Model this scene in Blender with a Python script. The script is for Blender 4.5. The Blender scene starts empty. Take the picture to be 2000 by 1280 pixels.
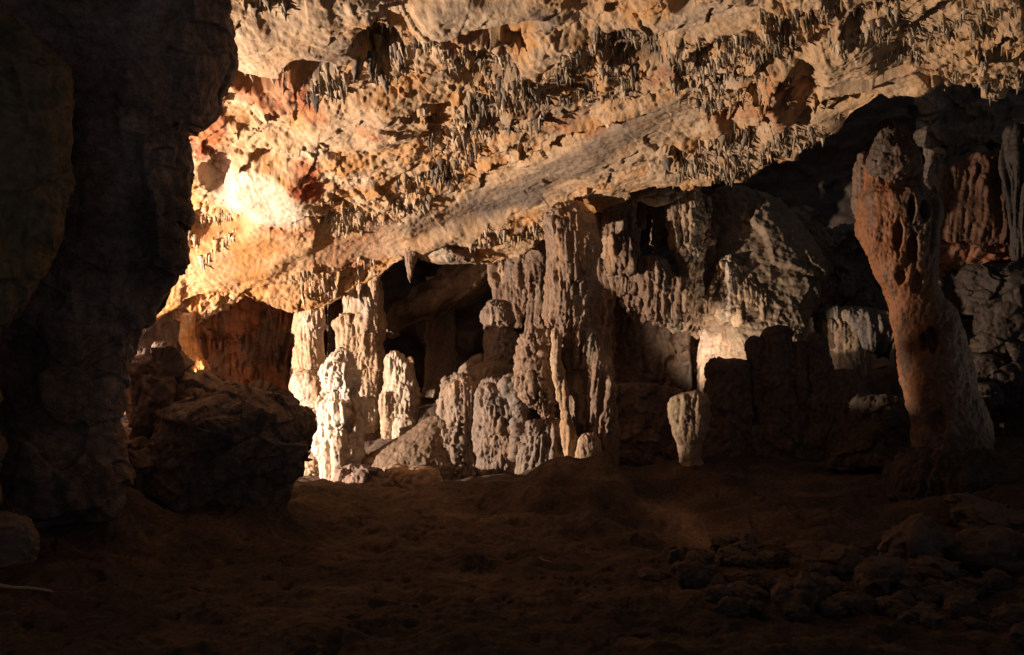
import bpy, bmesh, math, random
import numpy as np
from mathutils import Vector, Matrix

# ------------------------------------------------------------------ camera, world, lamps
SC = bpy.context.scene
COL = SC.collection
F = 1921.0            # focal length in photo pixels (photo 2000 x 1280)
HZ = 715.0            # pixel row of the eye level
EYE = 1.6

def P(px, py, Y):
    return np.array([(px - 1000.0) / F * Y, Y, EYE + (HZ - py) / F * Y])

cam = bpy.data.cameras.new("camera")
cam.lens = F / 2000 * 36.0
cam.sensor_width = 36.0
cam.shift_y = (HZ - 640.0) / 2000.0
cam.clip_start = 0.05
cam.clip_end = 300.0
co = bpy.data.objects.new("camera", cam)
co.location = (0, 0, EYE)
co.rotation_euler = (math.radians(90), 0, 0)
COL.objects.link(co)
SC.camera = co

w = bpy.data.worlds.new("World")
SC.world = w
w.use_nodes = True
bg = w.node_tree.nodes["Background"]
bg.inputs[0].default_value = (0.82, 0.90, 1.0, 1)   # faint dusk-warm light from the cave mouth behind the camera
bg.inputs[1].default_value = 0.068

def lamp(name, kind, loc, power, color, size, target=None, angle=None, blend=0.5):
    d = bpy.data.lights.new(name, kind)
    d.energy = power
    d.color = color
    d.shadow_soft_size = size
    o = bpy.data.objects.new(name, d)
    o.location = loc
    if target is not None:
        v = Vector(target) - Vector(loc)
        o.rotation_euler = v.to_track_quat('-Z', 'Y').to_euler()
    if angle:
        d.spot_size = math.radians(angle)
        d.spot_blend = blend
    COL.objects.link(o)
    return o

LAMP = (-8.0, 10.2, 0.90)
lamp("cave_floodlight", 'POINT', LAMP, 6200, (1.0, 0.80, 0.635), 0.05)
lamp("side_floodlight", 'SPOT', (7.4, 10.3, 0.9), 22, (1.0, 0.80, 0.64), 0.10, (4.7, 10.7, 2.0), 60, 1.0)

lamp("stump_floodlight", 'SPOT', (2.92, 13.80, 1.22), 80, (1.0, 0.80, 0.62), 0.08, (3.5, 14.9, 2.5), 115, 0.7)

SC.view_settings.view_transform = 'Standard'
SC.view_settings.look = 'None'
SC.view_settings.exposure = 0.0
SC.view_settings.gamma = 1.0
SC.cycles.max_bounces = 6
SC.cycles.diffuse_bounces = 4
SC.cycles.glossy_bounces = 2
SC.cycles.use_denoising = True

# ------------------------------------------------------------------ numpy noise
_r = np.random.RandomState(7)
PERM = _r.permutation(256).astype(np.int32)
PERM = np.concatenate([PERM, PERM, PERM])
GR = _r.normal(size=(256, 3)).astype(np.float32)
GR /= np.linalg.norm(GR, axis=1)[:, None]
RV = _r.uniform(-1, 1, size=(256, 4)).astype(np.float32)

def pn(p, seed=0):
    p = p.astype(np.float32) + np.float32(seed * 17.31 + 100.0)
    fl = np.floor(p)
    i = fl.astype(np.int32) & 255
    f = p - fl
    u = f * f * f * (f * (f * 6 - 15) + 10)
    out = np.zeros(len(p), np.float32)
    for dx in (0, 1):
        wx = u[:, 0] if dx else 1 - u[:, 0]
        hx = PERM[i[:, 0] + dx]
        for dy in (0, 1):
            wy = wx * (u[:, 1] if dy else 1 - u[:, 1])
            hy = PERM[hx + i[:, 1] + dy]
            for dz in (0, 1):
                ww = wy * (u[:, 2] if dz else 1 - u[:, 2])
                g = GR[PERM[hy + i[:, 2] + dz] & 255]
                out += ww * (g[:, 0] * (f[:, 0] - dx) + g[:, 1] * (f[:, 1] - dy) + g[:, 2] * (f[:, 2] - dz))
    return out * 1.6

def fbm(p, oct=4, seed=0, gain=0.5, lac=2.07):
    a, o, s = 1.0, np.zeros(len(p), np.float32), 0
    q = p
    for k in range(oct):
        o += a * pn(q, seed + k * 3)
        s += a
        a *= gain
        q = q * lac
    return o / s * 1.3

def billow(p, oct=3, seed=0, gain=0.5):
    a, o, s = 1.0, np.zeros(len(p), np.float32), 0
    q = p
    for k in range(oct):
        o += a * np.abs(pn(q, seed + k * 3))
        s += a
        a *= gain
        q = q * 2.03
    return np.clip(o / s * 1.9, 0, 1.4)      # rounded ridges, sharp valleys

def worley(p, seed=0):
    """distance to nearest cell point, facet value (random plane per cell)"""
    p = p.astype(np.float32) + np.float32(seed * 11.7 + 60)
    fl = np.floor(p)
    best = np.full(len(p), 9e9, np.float32)
    fac = np.zeros(len(p), np.float32)
    for dx in (-1, 0, 1):
        for dy in (-1, 0, 1):
            for dz in (-1, 0, 1):
                c = fl + np.array([dx, dy, dz], np.float32)
                ci = c.astype(np.int32) & 255
                h = PERM[PERM[PERM[ci[:, 0]] + ci[:, 1]] + ci[:, 2]]
                r = RV[h]
                d = p - (c + 0.5 + 0.42 * r[:, :3])
                dd = (d * d).sum(1)
                m = dd < best
                best = np.where(m, dd, best)
                r2 = GR[(h + 91) & 255]
                fac = np.where(m, (d * r2).sum(1) * 0.9 + r[:, 3] * 0.35, fac)
    return np.sqrt(best), fac

def popcorn(p, seed=0):
    d, _ = worley(p, seed)
    return np.sqrt(np.clip(1 - (d / 0.75) ** 2, 0, 1))

def sstep(a, b, x):
    t = np.clip((x - a) / (b - a + 1e-9), 0, 1)
    return t * t * (3 - 2 * t)

# ------------------------------------------------------------------ palette (linear albedo)
TAN = (.46, .32, .205); OCHRE = (.46, .235, .085); RED = (.28, .058, .018); GREY = (.22, .18, .15)
BLACK = (.085, .072, .062); CREAM = (.55, .445, .345); WHITE = (.56, .49, .41); BROWN = (.24, .155, .105)
DIRT = (.080, .055, .043); DARK = (.15, .105, .085); RUST = (.34, .135, .06)

def mixc(c, col, m):
    return c + (np.array(col, np.float32) - c) * np.clip(m, 0, 1)[:, None]

def colour(p, base, alt, third=None, seed=0, f=1.6, zs=1.0):
    q = p * np.array([f, f, f * zs])
    n1 = fbm(q, 4, seed + 40)
    c = np.tile(np.array(base, np.float32), (len(p), 1))
    c = mixc(c, alt, sstep(-.05, .45, n1))
    if third is not None:
        n2 = fbm(q * 1.7, 4, seed + 60)
        c = mixc(c, third, sstep(.10, .5, n2) * .85)
    n3 = fbm(p * 14, 3, seed + 80)
    c = c * (1 + .22 * n3)[:, None]
    return np.clip(c, .01, .9)

# ------------------------------------------------------------------ materials
MATS = {}
def rock(name, rough=.85, bump=.5, bscale=60, grain=.25, crack=0.0, spec=.3):
    if name in MATS: return MATS[name]
    m = bpy.data.materials.new(name); m.use_nodes = True
    nt = m.node_tree; N = nt.nodes; L = nt.links
    b = N["Principled BSDF"]
    at = N.new("ShaderNodeAttribute"); at.attribute_name = "Col"
    tc = N.new("ShaderNodeTexCoord")
    no = N.new("ShaderNodeTexNoise"); no.inputs["Scale"].default_value = bscale * .45
    no.inputs["Detail"].default_value = 6; no.inputs["Roughness"].default_value = .65
    mr = N.new("ShaderNodeMapRange")
    mr.inputs[1].default_value = .3; mr.inputs[2].default_value = .7
    mr.inputs[3].default_value = 1 - grain; mr.inputs[4].default_value = 1 + grain
    mul = N.new("ShaderNodeVectorMath"); mul.operation = 'SCALE'
    L.new(tc.outputs["Object"], no.inputs["Vector"])
    L.new(no.outputs["Fac"], mr.inputs[0])
    L.new(at.outputs["Color"], mul.inputs[0]); L.new(mr.outputs[0], mul.inputs["Scale"])
    L.new(mul.outputs[0], b.inputs["Base Color"])
    n2 = N.new("ShaderNodeTexNoise"); n2.inputs["Scale"].default_value = bscale
    n2.inputs["Detail"].default_value = 5; n2.inputs["Roughness"].default_value = .7
    L.new(tc.outputs["Object"], n2.inputs["Vector"])
    bp = N.new("ShaderNodeBump"); bp.inputs["Strength"].default_value = bump
    bp.inputs["Distance"].default_value = .02
    h = n2.outputs["Fac"]
    if crack:
        vo = N.new("ShaderNodeTexVoronoi"); vo.feature = 'DISTANCE_TO_EDGE'
        vo.inputs["Scale"].default_value = crack
        nw = N.new("ShaderNodeTexNoise"); nw.inputs["Scale"].default_value = crack * .8
        ad = N.new("ShaderNodeVectorMath"); ad.operation = 'MULTIPLY_ADD'
        ad.inputs[1].default_value = (.12, .12, .12)
        L.new(tc.outputs["Object"], nw.inputs["Vector"])
        L.new(nw.outputs["Color"], ad.inputs[0]); L.new(tc.outputs["Object"], ad.inputs[2])
        L.new(ad.outputs[0], vo.inputs["Vector"])
        r2 = N.new("ShaderNodeMapRange"); r2.inputs[2].default_value = .08
        L.new(vo.outputs["Distance"], r2.inputs[0])
        ma = N.new("ShaderNodeMath"); ma.operation = 'ADD'
        L.new(r2.outputs[0], ma.inputs[0]); L.new(h, ma.inputs[1]); h = ma.outputs[0]
    L.new(h, bp.inputs["Height"]); L.new(bp.outputs[0], b.inputs["Normal"])
    b.inputs["Roughness"].default_value = rough
    b.inputs["Specular IOR Level"].default_value = spec
    MATS[name] = m
    return m

M_CEIL = rock("ceiling_limestone", .88, .45, 45, .22)
M_CALC = rock("calcite", .66, .7, 50, .28)
M_WHITE = rock("white_calcite", .6, .35, 60, .12)
M_WET = rock("damp_flowstone", .58, .5, 45, .3, spec=.3)
M_ROCK = rock("dark_limestone", .8, .6, 35, .35)
M_CRACK = rock("crackled_limestone", .8, .6, 30, .4, crack=13.0)
M_DIRT = rock("trodden_earth", .95, .9, 60, .50)
M_WOOD = rock("dry_wood", .8, .3, 80, .2)

# ------------------------------------------------------------------ mesh helpers
def link(name, me, parent=None, loc=(0, 0, 0)):
    o = bpy.data.objects.new(name, me)
    o.location = loc
    if parent is not None: o.parent = parent
    COL.objects.link(o)
    return o

def tag(o, label=None, cat=None, group=None, kind=None):
    if label: o["label"] = label
    if cat: o["category"] = cat
    if group: o["group"] = group
    if kind: o["kind"] = kind
    return o

def thing(name, label, cat, loc, group=None):
    o = bpy.data.objects.new(name, None)
    o.empty_display_size = .2
    o.location = loc
    COL.objects.link(o)
    return tag(o, label, cat, group)

def raw_mesh(name, V, quads, col, mat, tris=None):
    me = bpy.data.meshes.new(name)
    nq = len(quads); nt = 0 if tris is None else len(tris)
    me.vertices.add(len(V)); me.vertices.foreach_set("co", np.asarray(V, np.float32).ravel())
    idx = quads.ravel().astype(np.int32)
    if nt: idx = np.concatenate([idx, tris.ravel().astype(np.int32)])
    me.loops.add(len(idx)); me.loops.foreach_set("vertex_index", idx)
    me.polygons.add(nq + nt)
    st = np.arange(nq) * 4
    if nt: st = np.concatenate([st, nq * 4 + np.arange(nt) * 3])
    me.polygons.foreach_set("loop_start", st.astype(np.int32))
    me.update(calc_edges=True)
    me.polygons.foreach_set("use_smooth", np.ones(nq + nt, bool))
    a = me.color_attributes.new("Col", 'FLOAT_COLOR', 'POINT')
    a.data.foreach_set("color", np.concatenate([col, np.ones((len(V), 1))], 1).astype(np.float32).ravel())
    me.materials.append(mat)
    return me

def grid_quads(R, C, wrap):
    i = np.arange(R - 1)[:, None]
    j = np.arange(C if wrap else C - 1)[None, :]
    jn = (j + 1) % C
    return np.stack(np.broadcast_arrays(i * C + j, i * C + jn, (i + 1) * C + jn, (i + 1) * C + j), -1).reshape(-1, 4)

def grid_normals(G, wrap):
    if wrap:
        du = np.roll(G, -1, 1) - np.roll(G, 1, 1)
    else:
        du = np.gradient(G, axis=1)
    dv = np.gradient(G, axis=0)
    n = np.cross(du, dv)
    n /= np.linalg.norm(n, axis=2, keepdims=True) + 1e-9
    return n

def smooth1(a, k):
    if k < 1: return a
    ker = np.exp(-.5 * (np.arange(-3 * k, 3 * k + 1) / k) ** 2); ker /= ker.sum()
    return np.convolve(np.pad(a, 3 * k, mode='edge'), ker, mode='valid')

def spel(name, rows, Y, mat=M_CALC, pal=(TAN, BROWN, GREY), dr=.9, dmin=0, dome=0, tip=0, drip=0,
         flute=(.03, 9, .10), lump=(.06, 1.8), pop=(0, 12), pop2=(0, 25), facet=(0, 2), tier=(0, 2), fine=(.008, 22),
         seed=1, step=1.7, parent=None, label=None, cat=None, group=None, paint=None, sm=4, czs=.4, cf=1.6, lean=0.0, holes=()):
    """a speleothem or rock: closed surface round a centre line; rows = (py, left px, right px) at distance Y"""
    rows = np.array(rows, float)
    sc = Y / F
    pys = np.arange(rows[0, 0], rows[-1, 0] + .1, step)
    k = int(sm / step)
    xl = smooth1(np.interp(pys, rows[:, 0], rows[:, 1]), k)
    xr = smooth1(np.interp(pys, rows[:, 0], rows[:, 2]), k)
    cx = (xl + xr) / 2
    hw = np.maximum((xr - xl) / 2, .6)
    t0 = pys - pys[0]; t1 = pys[-1] - pys
    if dome: hw = hw * np.sqrt(np.clip(1 - (1 - np.clip(t0 / dome, 0, 1)) ** 2, .0004, 1))
    if tip: hw = hw * np.clip(t1 / tip, .02, 1) ** .6
    hw[0] *= .05; hw[-1] *= .05
    W = hw * sc
    C = int(np.clip(2 * math.pi * hw.max() * (.5 + .5 * min(dr, 1.2)) / (step * 1.05), 20, 520))
    th = np.linspace(0, 2 * math.pi, C, endpoint=False)
    X = (cx[:, None] - 1000) * sc + W[:, None] * np.cos(th)[None]
    D = np.maximum(W * dr, np.minimum(dmin, W * 3))
    tt = (t0 / max(t0[-1], 1))[:, None]
    YY = Y + D[:, None] * np.sin(th)[None] + lean * tt
    Z = np.repeat((EYE + (HZ - pys) * sc)[:, None], C, 1)
    G = np.stack([X, YY, Z], -1)
    if drip:
        q = np.stack([X.ravel() * 5, YY.ravel() * 5, np.zeros(X.size)], 1)
        dn = (fbm(q, 3, seed + 5) * 1.1 + .15 * fbm(q * 3, 2, seed + 6)).reshape(X.shape)
        G[..., 2] += dn * drip * tt ** 2
    N = grid_normals(G, True)
    # make sure the normals point outwards
    ctr = np.stack([(cx[:, None] - 1000) * sc + 0 * X, Y + 0 * X, Z], -1)
    if ((G - ctr) * N).sum() < 0: N = -N
    env = np.minimum(np.minimum(t0, t1) / 8.0, 1)[:, None]
    env = np.clip(env + .25, 0, 1)
    p = G.reshape(-1, 3)
    if lump[0]:
        d = lump[0] * fbm(p * lump[1], 3, seed)
        G = G + N * (d.reshape(X.shape) * env)[..., None]
        N2 = grid_normals(G, True)
        N = np.where(((N2 * N).sum(-1) < 0)[..., None], -N2, N2)
        p = G.reshape(-1, 3)
    d = np.zeros(len(p), np.float32)
    if flute[0]:
        wq = p * np.array([1.5, 1.5, .9])
        warp = np.stack([pn(wq, seed + 11), pn(wq, seed + 12), pn(wq, seed + 13)], 1) * .10
        q = (p + warp) * np.array([flute[1], flute[1], flute[1] * flute[2]])
        am = .55 + .75 * sstep(-.4, .4, pn(p * 2.2, seed + 14))
        fl1 = billow(q, 2, seed + 15)
        fl2 = billow(q * np.array([2.3, 2.3, 2.0]), 2, seed + 18)
        fl3 = billow(q * np.array([4.1, 4.1, 5.0]), 2, seed + 19)
        d += 1.25 * flute[0] * am * ((fl1 - .35) + .5 * (fl2 - .35) + .28 * (fl3 - .35))
    if pop[0]:
        am = sstep(-.25, .25, pn(p * 2.0, seed + 24))
        wv = p + .03 * np.stack([pn(p * 8, seed + 25), pn(p * 8, seed + 26), pn(p * 8, seed + 27)], 1)
        d += pop[0] * am * popcorn(wv * pop[1], seed)
    if pop2[0]:
        am = sstep(-.2, .3, pn(p * 2.6, seed + 28))
        d += pop2[0] * am * popcorn(p * pop2[1], seed + 3)
    if facet[0]:
        wv = p + .10 * np.stack([pn(p * 2, seed + 35), pn(p * 2, seed + 36), pn(p * 2, seed + 37)], 1)
        d += facet[0] * worley(wv * facet[1], seed + 2)[1]
        d += facet[0] * .4 * worley(wv * facet[1] * 2.6, seed + 4)[1]
    if tier[0]:
        q = p * np.array([7, 7, .5])
        t = (p[:, 2].max() - p[:, 2]) * tier[1] + .55 * pn(p * 1.3, seed + 31) + .30 * pn(q, seed + 32) + .2 * pn(q * 2.2, seed + 33)
        t = t - np.floor(t)
        d += tier[0] * (t ** 1.4 - .4)
    for (hx, hy, rx, ry, dep) in holes:          # hollows, in photo pixels at this distance
        ex = ((p[:, 0] / sc + 1000 - hx) / rx); ez = ((HZ - (p[:, 2] - EYE) / sc) - hy) / ry
        wob = .35 * pn(p * 9, seed + 50)
        r = np.sqrt(ex ** 2 + ez ** 2) + wob
        d -= dep * sstep(1.1, .55, r) * (p[:, 1] < Y)
    if fine[0]: d += 1.5 * fine[0] * fbm(p * fine[1], 3, seed + 21)
    G = G + N * (d.reshape(X.shape) * env)[..., None]
    p = G.reshape(-1, 3)
    c = colour(p, *pal, seed=seed, zs=czs, f=cf)
    if paint: c = paint(p, c)
    org = np.array([(cx[-1] - 1000) * sc, Y, EYE + (HZ - pys[-1]) * sc])
    me = raw_mesh(name, p - org, grid_quads(len(pys), C, True), c, mat)
    loc = org if parent is None else org - np.array(parent.location)
    o = link(name, me, parent, loc)
    if label: tag(o, label, cat, group)
    return o

# ------------------------------------------------------------------ cave ceiling (structure)
BP = np.array([(-100, 640), (180, 640), (300, 625), (360, 590), (430, 560), (500, 590), (580, 612), (640, 600), (700, 575), (745, 545), (790, 505), (840, 492), (900, 520),
               (960, 525), (1010, 500), (1060, 470), (1110, 440), (1180, 405), (1260, 372), (1340, 368), (1400, 355), (1500, 322),
               (1570, 300), (1620, 270), (1670, 222), (1720, 192), (1780, 178), (1830, 168), (1900, 165), (2000, 150), (2240, 110)], float)
def B(px): return np.interp(px, BP[:, 0], BP[:, 1])

def ceil_depth(px, py):
    t = (HZ - py) / F
    plane = 5.15 / np.maximum(t + .2 + (.24) * (px - 1000) / F * sstep(600, 1300, px), .06)
    wall = np.interp(px, [0, 330, 600, 800, 1000, 1300, 1700, 2200], [13.0, 13.6, 14.0, 14.5, 15.5, 16.5, 17.5, 18])
    k = 6.0
    return ((plane ** -k + wall ** -k) ** (-1 / k))

ZONES = [
 # polygon (photo px), big, small, length px (min,max), darkness, label
 ([(690, 30), (770, 20), (800, 60), (790, 130), (740, 150), (690, 110)], 16, 60, (22, 60), .8, "dark stalactite in the clump right of the smooth upper-left ceiling panel"),
 ([(575, 110), (640, 105), (690, 130), (670, 190), (600, 200)], 10, 40, (22, 55), .6, "stalactite in the clump under the smooth panel's lower lip"),
 ([(445, 130), (520, 140), (570, 150), (560, 175), (440, 170)], 10, 30, (18, 45), .3, "stalactite under the smooth panel beside the dark rock face"),
 ([(470, 0), (560, -10), (560, 12), (480, 10)], 8, 10, (20, 50), .8, "dark stalactite at the picture's top beside the dark rock face"),
 ([(790, 40), (900, 30), (960, 60), (1000, 100), (940, 130), (850, 100), (800, 80)], 18, 80, (16, 42), .4, "tan stalactite in the short row right of the dark upper clump"),
 ([(930, 110), (1060, 120), (1080, 190), (1050, 240), (940, 250), (910, 190)], 30, 190, (16, 50), .6, "stalactite in the dense mid-ceiling band above the pale smooth slope"),
 ([(1090, 90), (1190, 60), (1290, 70), (1290, 140), (1200, 200), (1090, 190)], 28, 230, (14, 40), .75, "dark stalactite in the black patch at the top centre"),
 ([(1290, 80), (1420, 60), (1560, 50), (1560, 110), (1500, 190), (1400, 230), (1330, 220), (1310, 160)], 44, 330, (14, 42), .5, "stalactite in the dense field left of the brown ceiling boss"),
 ([(1480, 0), (1640, -20), (1760, 0), (1740, 60), (1640, 70), (1500, 60)], 24, 180, (14, 42), .3, "stalactite in the field along the top right"),
 ([(1760, 60), (1880, 10), (2060, -20), (2060, 70), (1900, 100), (1770, 110)], 26, 150, (14, 40), .15, "stalactite near the top right corner"),
 ([(1290, 310), (1400, 270), (1520, 240), (1640, 225), (1660, 250), (1600, 290), (1480, 315), (1380, 345), (1290, 370)], 36, 260, (16, 42), .25, "stalactite in the fringe along the lip over the black void"),
 ([(825, 220), (900, 200), (960, 230), (930, 310), (880, 360), (830, 340)], 16, 90, (18, 55), .35, "stalactite in the hanging cluster left of the pale smooth slope"),
 ([(780, 350), (830, 340), (850, 390), (800, 420), (760, 400)], 6, 40, (14, 40), .5, "stalactite in the small dark tuft above the dark chamber"),
 ([(620, 390), (760, 390), (800, 430), (700, 460), (620, 440)], 14, 90, (12, 32), .15, "pale stalactite in the bright fringe right of the painted hot spot"),
 ([(955, 425), (1060, 415), (1065, 440), (960, 470), (900, 485), (900, 470)], 14, 60, (14, 34), .1, "small stalactite in the fringe left of the tall column's top"),
 ([(340, 480), (440, 410), (480, 410), (470, 450), (390, 510), (330, 545)], 12, 70, (14, 34), .1, "pale stalactite in the slanting row beside the dark rock face"),
 ([(1840, 150), (2060, 120), (2060, 165), (1860, 190)], 12, 70, (14, 34), .5, "stalactite in the dim fringe above the right rock wall"),
 ([(1700, 100), (1850, 85), (1850, 110), (1720, 130)], 8, 40, (12, 30), .2, "stalactite in the short fringe above the leaning column"),
 ([(560, 530), (700, 500), (740, 520), (700, 570), (600, 590)], 0, 70, (14, 34), .1, ""),
]

cpx = np.arange(150, 2190, 2.0)
NR, NL = 400, 34
u = np.linspace(0, 1, NR)
PX = np.repeat(cpx[None], NR, 0)
PY = -130 + (B(cpx)[None] + 130) * u[:, None]
DD = ceil_depth(PX, PY)
G = np.stack([(PX - 1000) / F * DD, DD, EYE + (HZ - PY) / F * DD], -1)
lipv = np.linspace(0, 1, NL + 1)[1:]
ext = G[-1][None] + lipv[:, None, None] * np.array([0, 3.2, 2.2])[None, None] + np.sin(lipv * math.pi)[:, None, None] * np.array([0, -.1, 0])[None, None]
ext[:, :, 0] *= (1 + lipv * .2)[:, None]
G = np.concatenate([G, ext], 0)
PXe = np.concatenate([PX, np.repeat(cpx[None], NL, 0)], 0)
PYe = np.concatenate([PY, np.repeat(B(cpx)[None], NL, 0)], 0)
N = grid_normals(G, False)
if N[100, 400, 2] > 0: N = -N
p = G.reshape(-1, 3); fpx = PXe.ravel(); fpy = PYe.ravel()

def blob(cx, cy, rx, ry, ang=0, soft=.5, wob=.25, seed=0):
    a = math.radians(ang); dx = fpx - cx; dy = fpy - cy
    ex = (dx * math.cos(a) + dy * math.sin(a)) / rx
    ey = (-dx * math.sin(a) + dy * math.cos(a)) / ry
    r = np.sqrt(ex * ex + ey * ey)
    r = r + wob * CN[seed % len(CN)]
    return sstep(1 + soft / 2, 1 - soft / 2, r)
CN = [fbm(p * 2.2, 4, 300 + k) for k in range(4)]

smooth_m = np.maximum.reduce([blob(560, 60, 150, 75, -5, .4, .12), blob(960, 5, 150, 50, 0, .4, .12, 1),
                              blob(1130, 320, 330, 45, -24, .5, .2, 2), blob(1540, 270, 330, 26, -17, .5, .2), blob(760, 470, 230, 34, -14, .5, .25), blob(1080, 120, 70, 38, -8, .5, .2), blob(1400, 30, 110, 32, -12, .5, .2), blob(480, 500, 120, 55, -12, .5, .25), blob(700, 250, 110, 50, -10, .6, .3), blob(1800, 60, 110, 22, -18, .5, .2), blob(1720, 130, 110, 60, -8, .6, .2, 1),
                              blob(520, 385, 75, 45, 10, .4, .15, 1)])
def poly_mask(poly):
    r = np.zeros(len(fpx), bool); j = len(poly) - 1
    for i in range(len(poly)):
        (xi, yi), (xj, yj) = poly[i], poly[j]
        r ^= ((yi > fpy) != (yj > fpy)) & (fpx < (xj - xi) * (fpy - yi) / (yj - yi + 1e-9) + xi)
        j = i
    return r
zm = np.zeros(len(fpx), np.float32)
for z_ in ZONES: zm = np.maximum(zm, poly_mask(z_[0]))
zm = zm.reshape(PXe.shape)
for ax in (0, 1):
    for _k in range(2):
        cs = np.cumsum(np.pad(zm, [(9, 8), (0, 0)] if ax == 0 else [(0, 0), (9, 8)], mode='edge'), axis=ax)
        zm = (cs[17:] - cs[:-17]) / 17 if ax == 0 else (cs[:, 17:] - cs[:, :-17]) / 17
        zm = np.pad(zm, [(0, PXe.shape[0] - zm.shape[0]), (0, PXe.shape[1] - zm.shape[1])], mode='edge')
rough_m = .38 + .62 * sstep(.2, .8, zm.ravel() + .25 * CN[3])
warp = np.stack([pn(p * .9, 71), pn(p * .9, 72), pn(p * .9, 73)], 1) * .35
q = p + warp
# strata ledges: bands that climb to the right
s = fpy + .31 * (fpx - 1000)
sN = s / 78.0 + .9 * fbm(p * .8, 3, 81) + .35 * fbm(p * 3.0, 3, 82)
saw = sN - np.floor(sN)
ledge = (saw ** 1.3 - .45)
d = .14 * fbm(p * .55, 3, 61)
d += .12 * ledge * (1 - .75 * smooth_m) * sstep(430, 300, fpy + 0 * fpx)
_, fc = worley(q * np.array([1.6, 1.6, 2.2]), 5)
_, fc2 = worley(q * np.array([4.2, 4.2, 5.0]), 6)
d += (1 - .85 * smooth_m) * (.07 * fc + .055 * rough_m * fc2)
d += (1 - .7 * smooth_m) * rough_m * .065 * (billow(q * 4.5, 3, 91) - .4)
str_q = np.stack([p[:, 0] * 2.0 + p[:, 1] * .6, s / 26.0, p[:, 2] * .3], 1)
d += .022 * fbm(str_q, 5, 95, .5)
d += (.022 - .010 * smooth_m) * fbm(p * 15, 3, 101)
# hollows and blocks read off the photograph
hole = [(425, 345, 30, 34, .26), (512, 308, 20, 11, .14), (420, 440, 60, 26, .2), (880, 495, 60, 22, .25), (600, 130, 45, 35, .35), (740, 75, 45, 45, .3), (1460, 240, 50, 40, .1),
        (965, 40, 90, 22, .25), (1330, 5, 22, 18, .4), (500, 160, 60, 22, .25), (950, 125, 60, 20, .22), (1300, 380, 40, 18, .2), (1240, 100, 60, 40, .15), (1610, 30, 90, 25, .1), (1560, 190, 40, 40, .12), (1700, 145, 70, 12, .15)]
for k, (hx, hy, rx, ry, dep) in enumerate(hole):
    d -= dep * blob(hx, hy, rx, ry, -8, .5, .3, k)
bump_ = [(530, 380, 85, 50, 12, .12), (580, 70, 150, 70, -8, .16), (960, 10, 150, 50, -4, .22), (700, 240, 90, 50, -12, .08), (1130, 290, 240, 40, -26, .05),
         (1660, 120, 70, 50, 0, .14), (1525, 180, 40, 65, 10, .16), (480, 500, 140, 50, -20, .15), (1050, 120, 80, 50, -10, .16), (780, 250, 70, 60, -20, .08), (920, 460, 120, 25, -14, .15)]
for k, (hx, hy, rx, ry, an, dep) in enumerate(bump_):
    d += dep * blob(hx, hy, rx, ry, an, .9, .25, k + 1)
edge = np.minimum(1, np.concatenate([np.ones(NR), 1 - lipv * .4]))[:, None]
G = G + N * (d.reshape(PXe.shape) * edge)[..., None]
p = G.reshape(-1, 3)
CEIL_G = G

c = np.tile(np.array((.44, .285, .16), np.float32), (len(p), 1))
c = mixc(c, (.58, .44, .31), sstep(.0, .5, CN[0]) * .7)
c = mixc(c, OCHRE, sstep(-.05, .4, CN[1]) * .85)
c = mixc(c, (.30, .225, .15), sstep(.15, .55, CN[2]) * .7)
och = fbm(p * 5, 4, 320)
c = mixc(c, (.47, .22, .07), sstep(.18, .5, och) * .55)
gr = fbm(np.stack([p[:, 0] * 1.2 + .5 * p[:, 1], s / 60., p[:, 2] * .4], 1), 4, 330)
c = mixc(c, GREY, sstep(.18, .5, gr) * .6 * sstep(600, 900, fpx) * sstep(1700, 1300, fpx))
c = mixc(c, (.50, .365, .245), smooth_m * .5)
c = mixc(c, (.55, .36, .20), .6 * sstep(1250, 1800, fpx))  # ochre rock, lightened rightwards in the colour to offset lamp falloff
left = sstep(760, 520, fpx) * sstep(400, 470, fpy)
c = mixc(c, (.37, .18, .062), left * (.6 + .4 * sstep(-.2, .3, CN[1])))
for (a0, a1, a2, a3, an, m) in [(600, 345, 28, 48, -15, 1), (405, 262, 40, 54, -10, 1), (520, 185, 100, 34, 6, .85), (440, 350, 22, 30, 0, .75), (720, 240, 26, 12, 0, .5), (900, 60, 40, 14, 0, .5),
                                (1100, 235, 45, 12, -12, .4), (1300, 150, 45, 12, -20, .55), (1450, 220, 55, 22, -20, .5), (1530, 190, 45, 65, 10, .5), (1180, 250, 40, 10, -15, .55), (1830, 130, 60, 18, -10, .4), (690, 500, 80, 40, -20, .4), (560, 430, 70, 14, 10, .5)]:
    c = mixc(c, RED, m * .9 * blob(a0, a1, a2, a3, an, .6, .8, int(a0) % 4) * (.55 + .45 * sstep(-.15, .25, fbm(p * np.array([6, 6, 3]), 4, 350))))
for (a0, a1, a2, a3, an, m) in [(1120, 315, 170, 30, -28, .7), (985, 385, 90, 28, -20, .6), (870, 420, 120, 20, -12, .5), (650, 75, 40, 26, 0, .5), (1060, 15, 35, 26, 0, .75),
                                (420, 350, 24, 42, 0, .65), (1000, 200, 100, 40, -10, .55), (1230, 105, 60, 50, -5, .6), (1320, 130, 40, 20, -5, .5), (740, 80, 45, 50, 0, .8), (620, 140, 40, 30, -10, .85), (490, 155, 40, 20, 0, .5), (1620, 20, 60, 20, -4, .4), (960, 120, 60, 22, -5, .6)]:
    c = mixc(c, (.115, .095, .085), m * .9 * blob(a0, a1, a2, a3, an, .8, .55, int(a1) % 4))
c = mixc(c, (.74, .65, .54), .45 * blob(510, 385, 85, 42, 12, .5, .35, 2))  # lamp's hot spot painted paler into the rock colour
c = c * (1 + .2 * fbm(p * 11, 4, 340))[:, None]
c = np.clip(c, .02, .85)
me = raw_mesh("cave_ceiling", p, grid_quads(NR + NL, len(cpx), False), c, M_CEIL)
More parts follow.
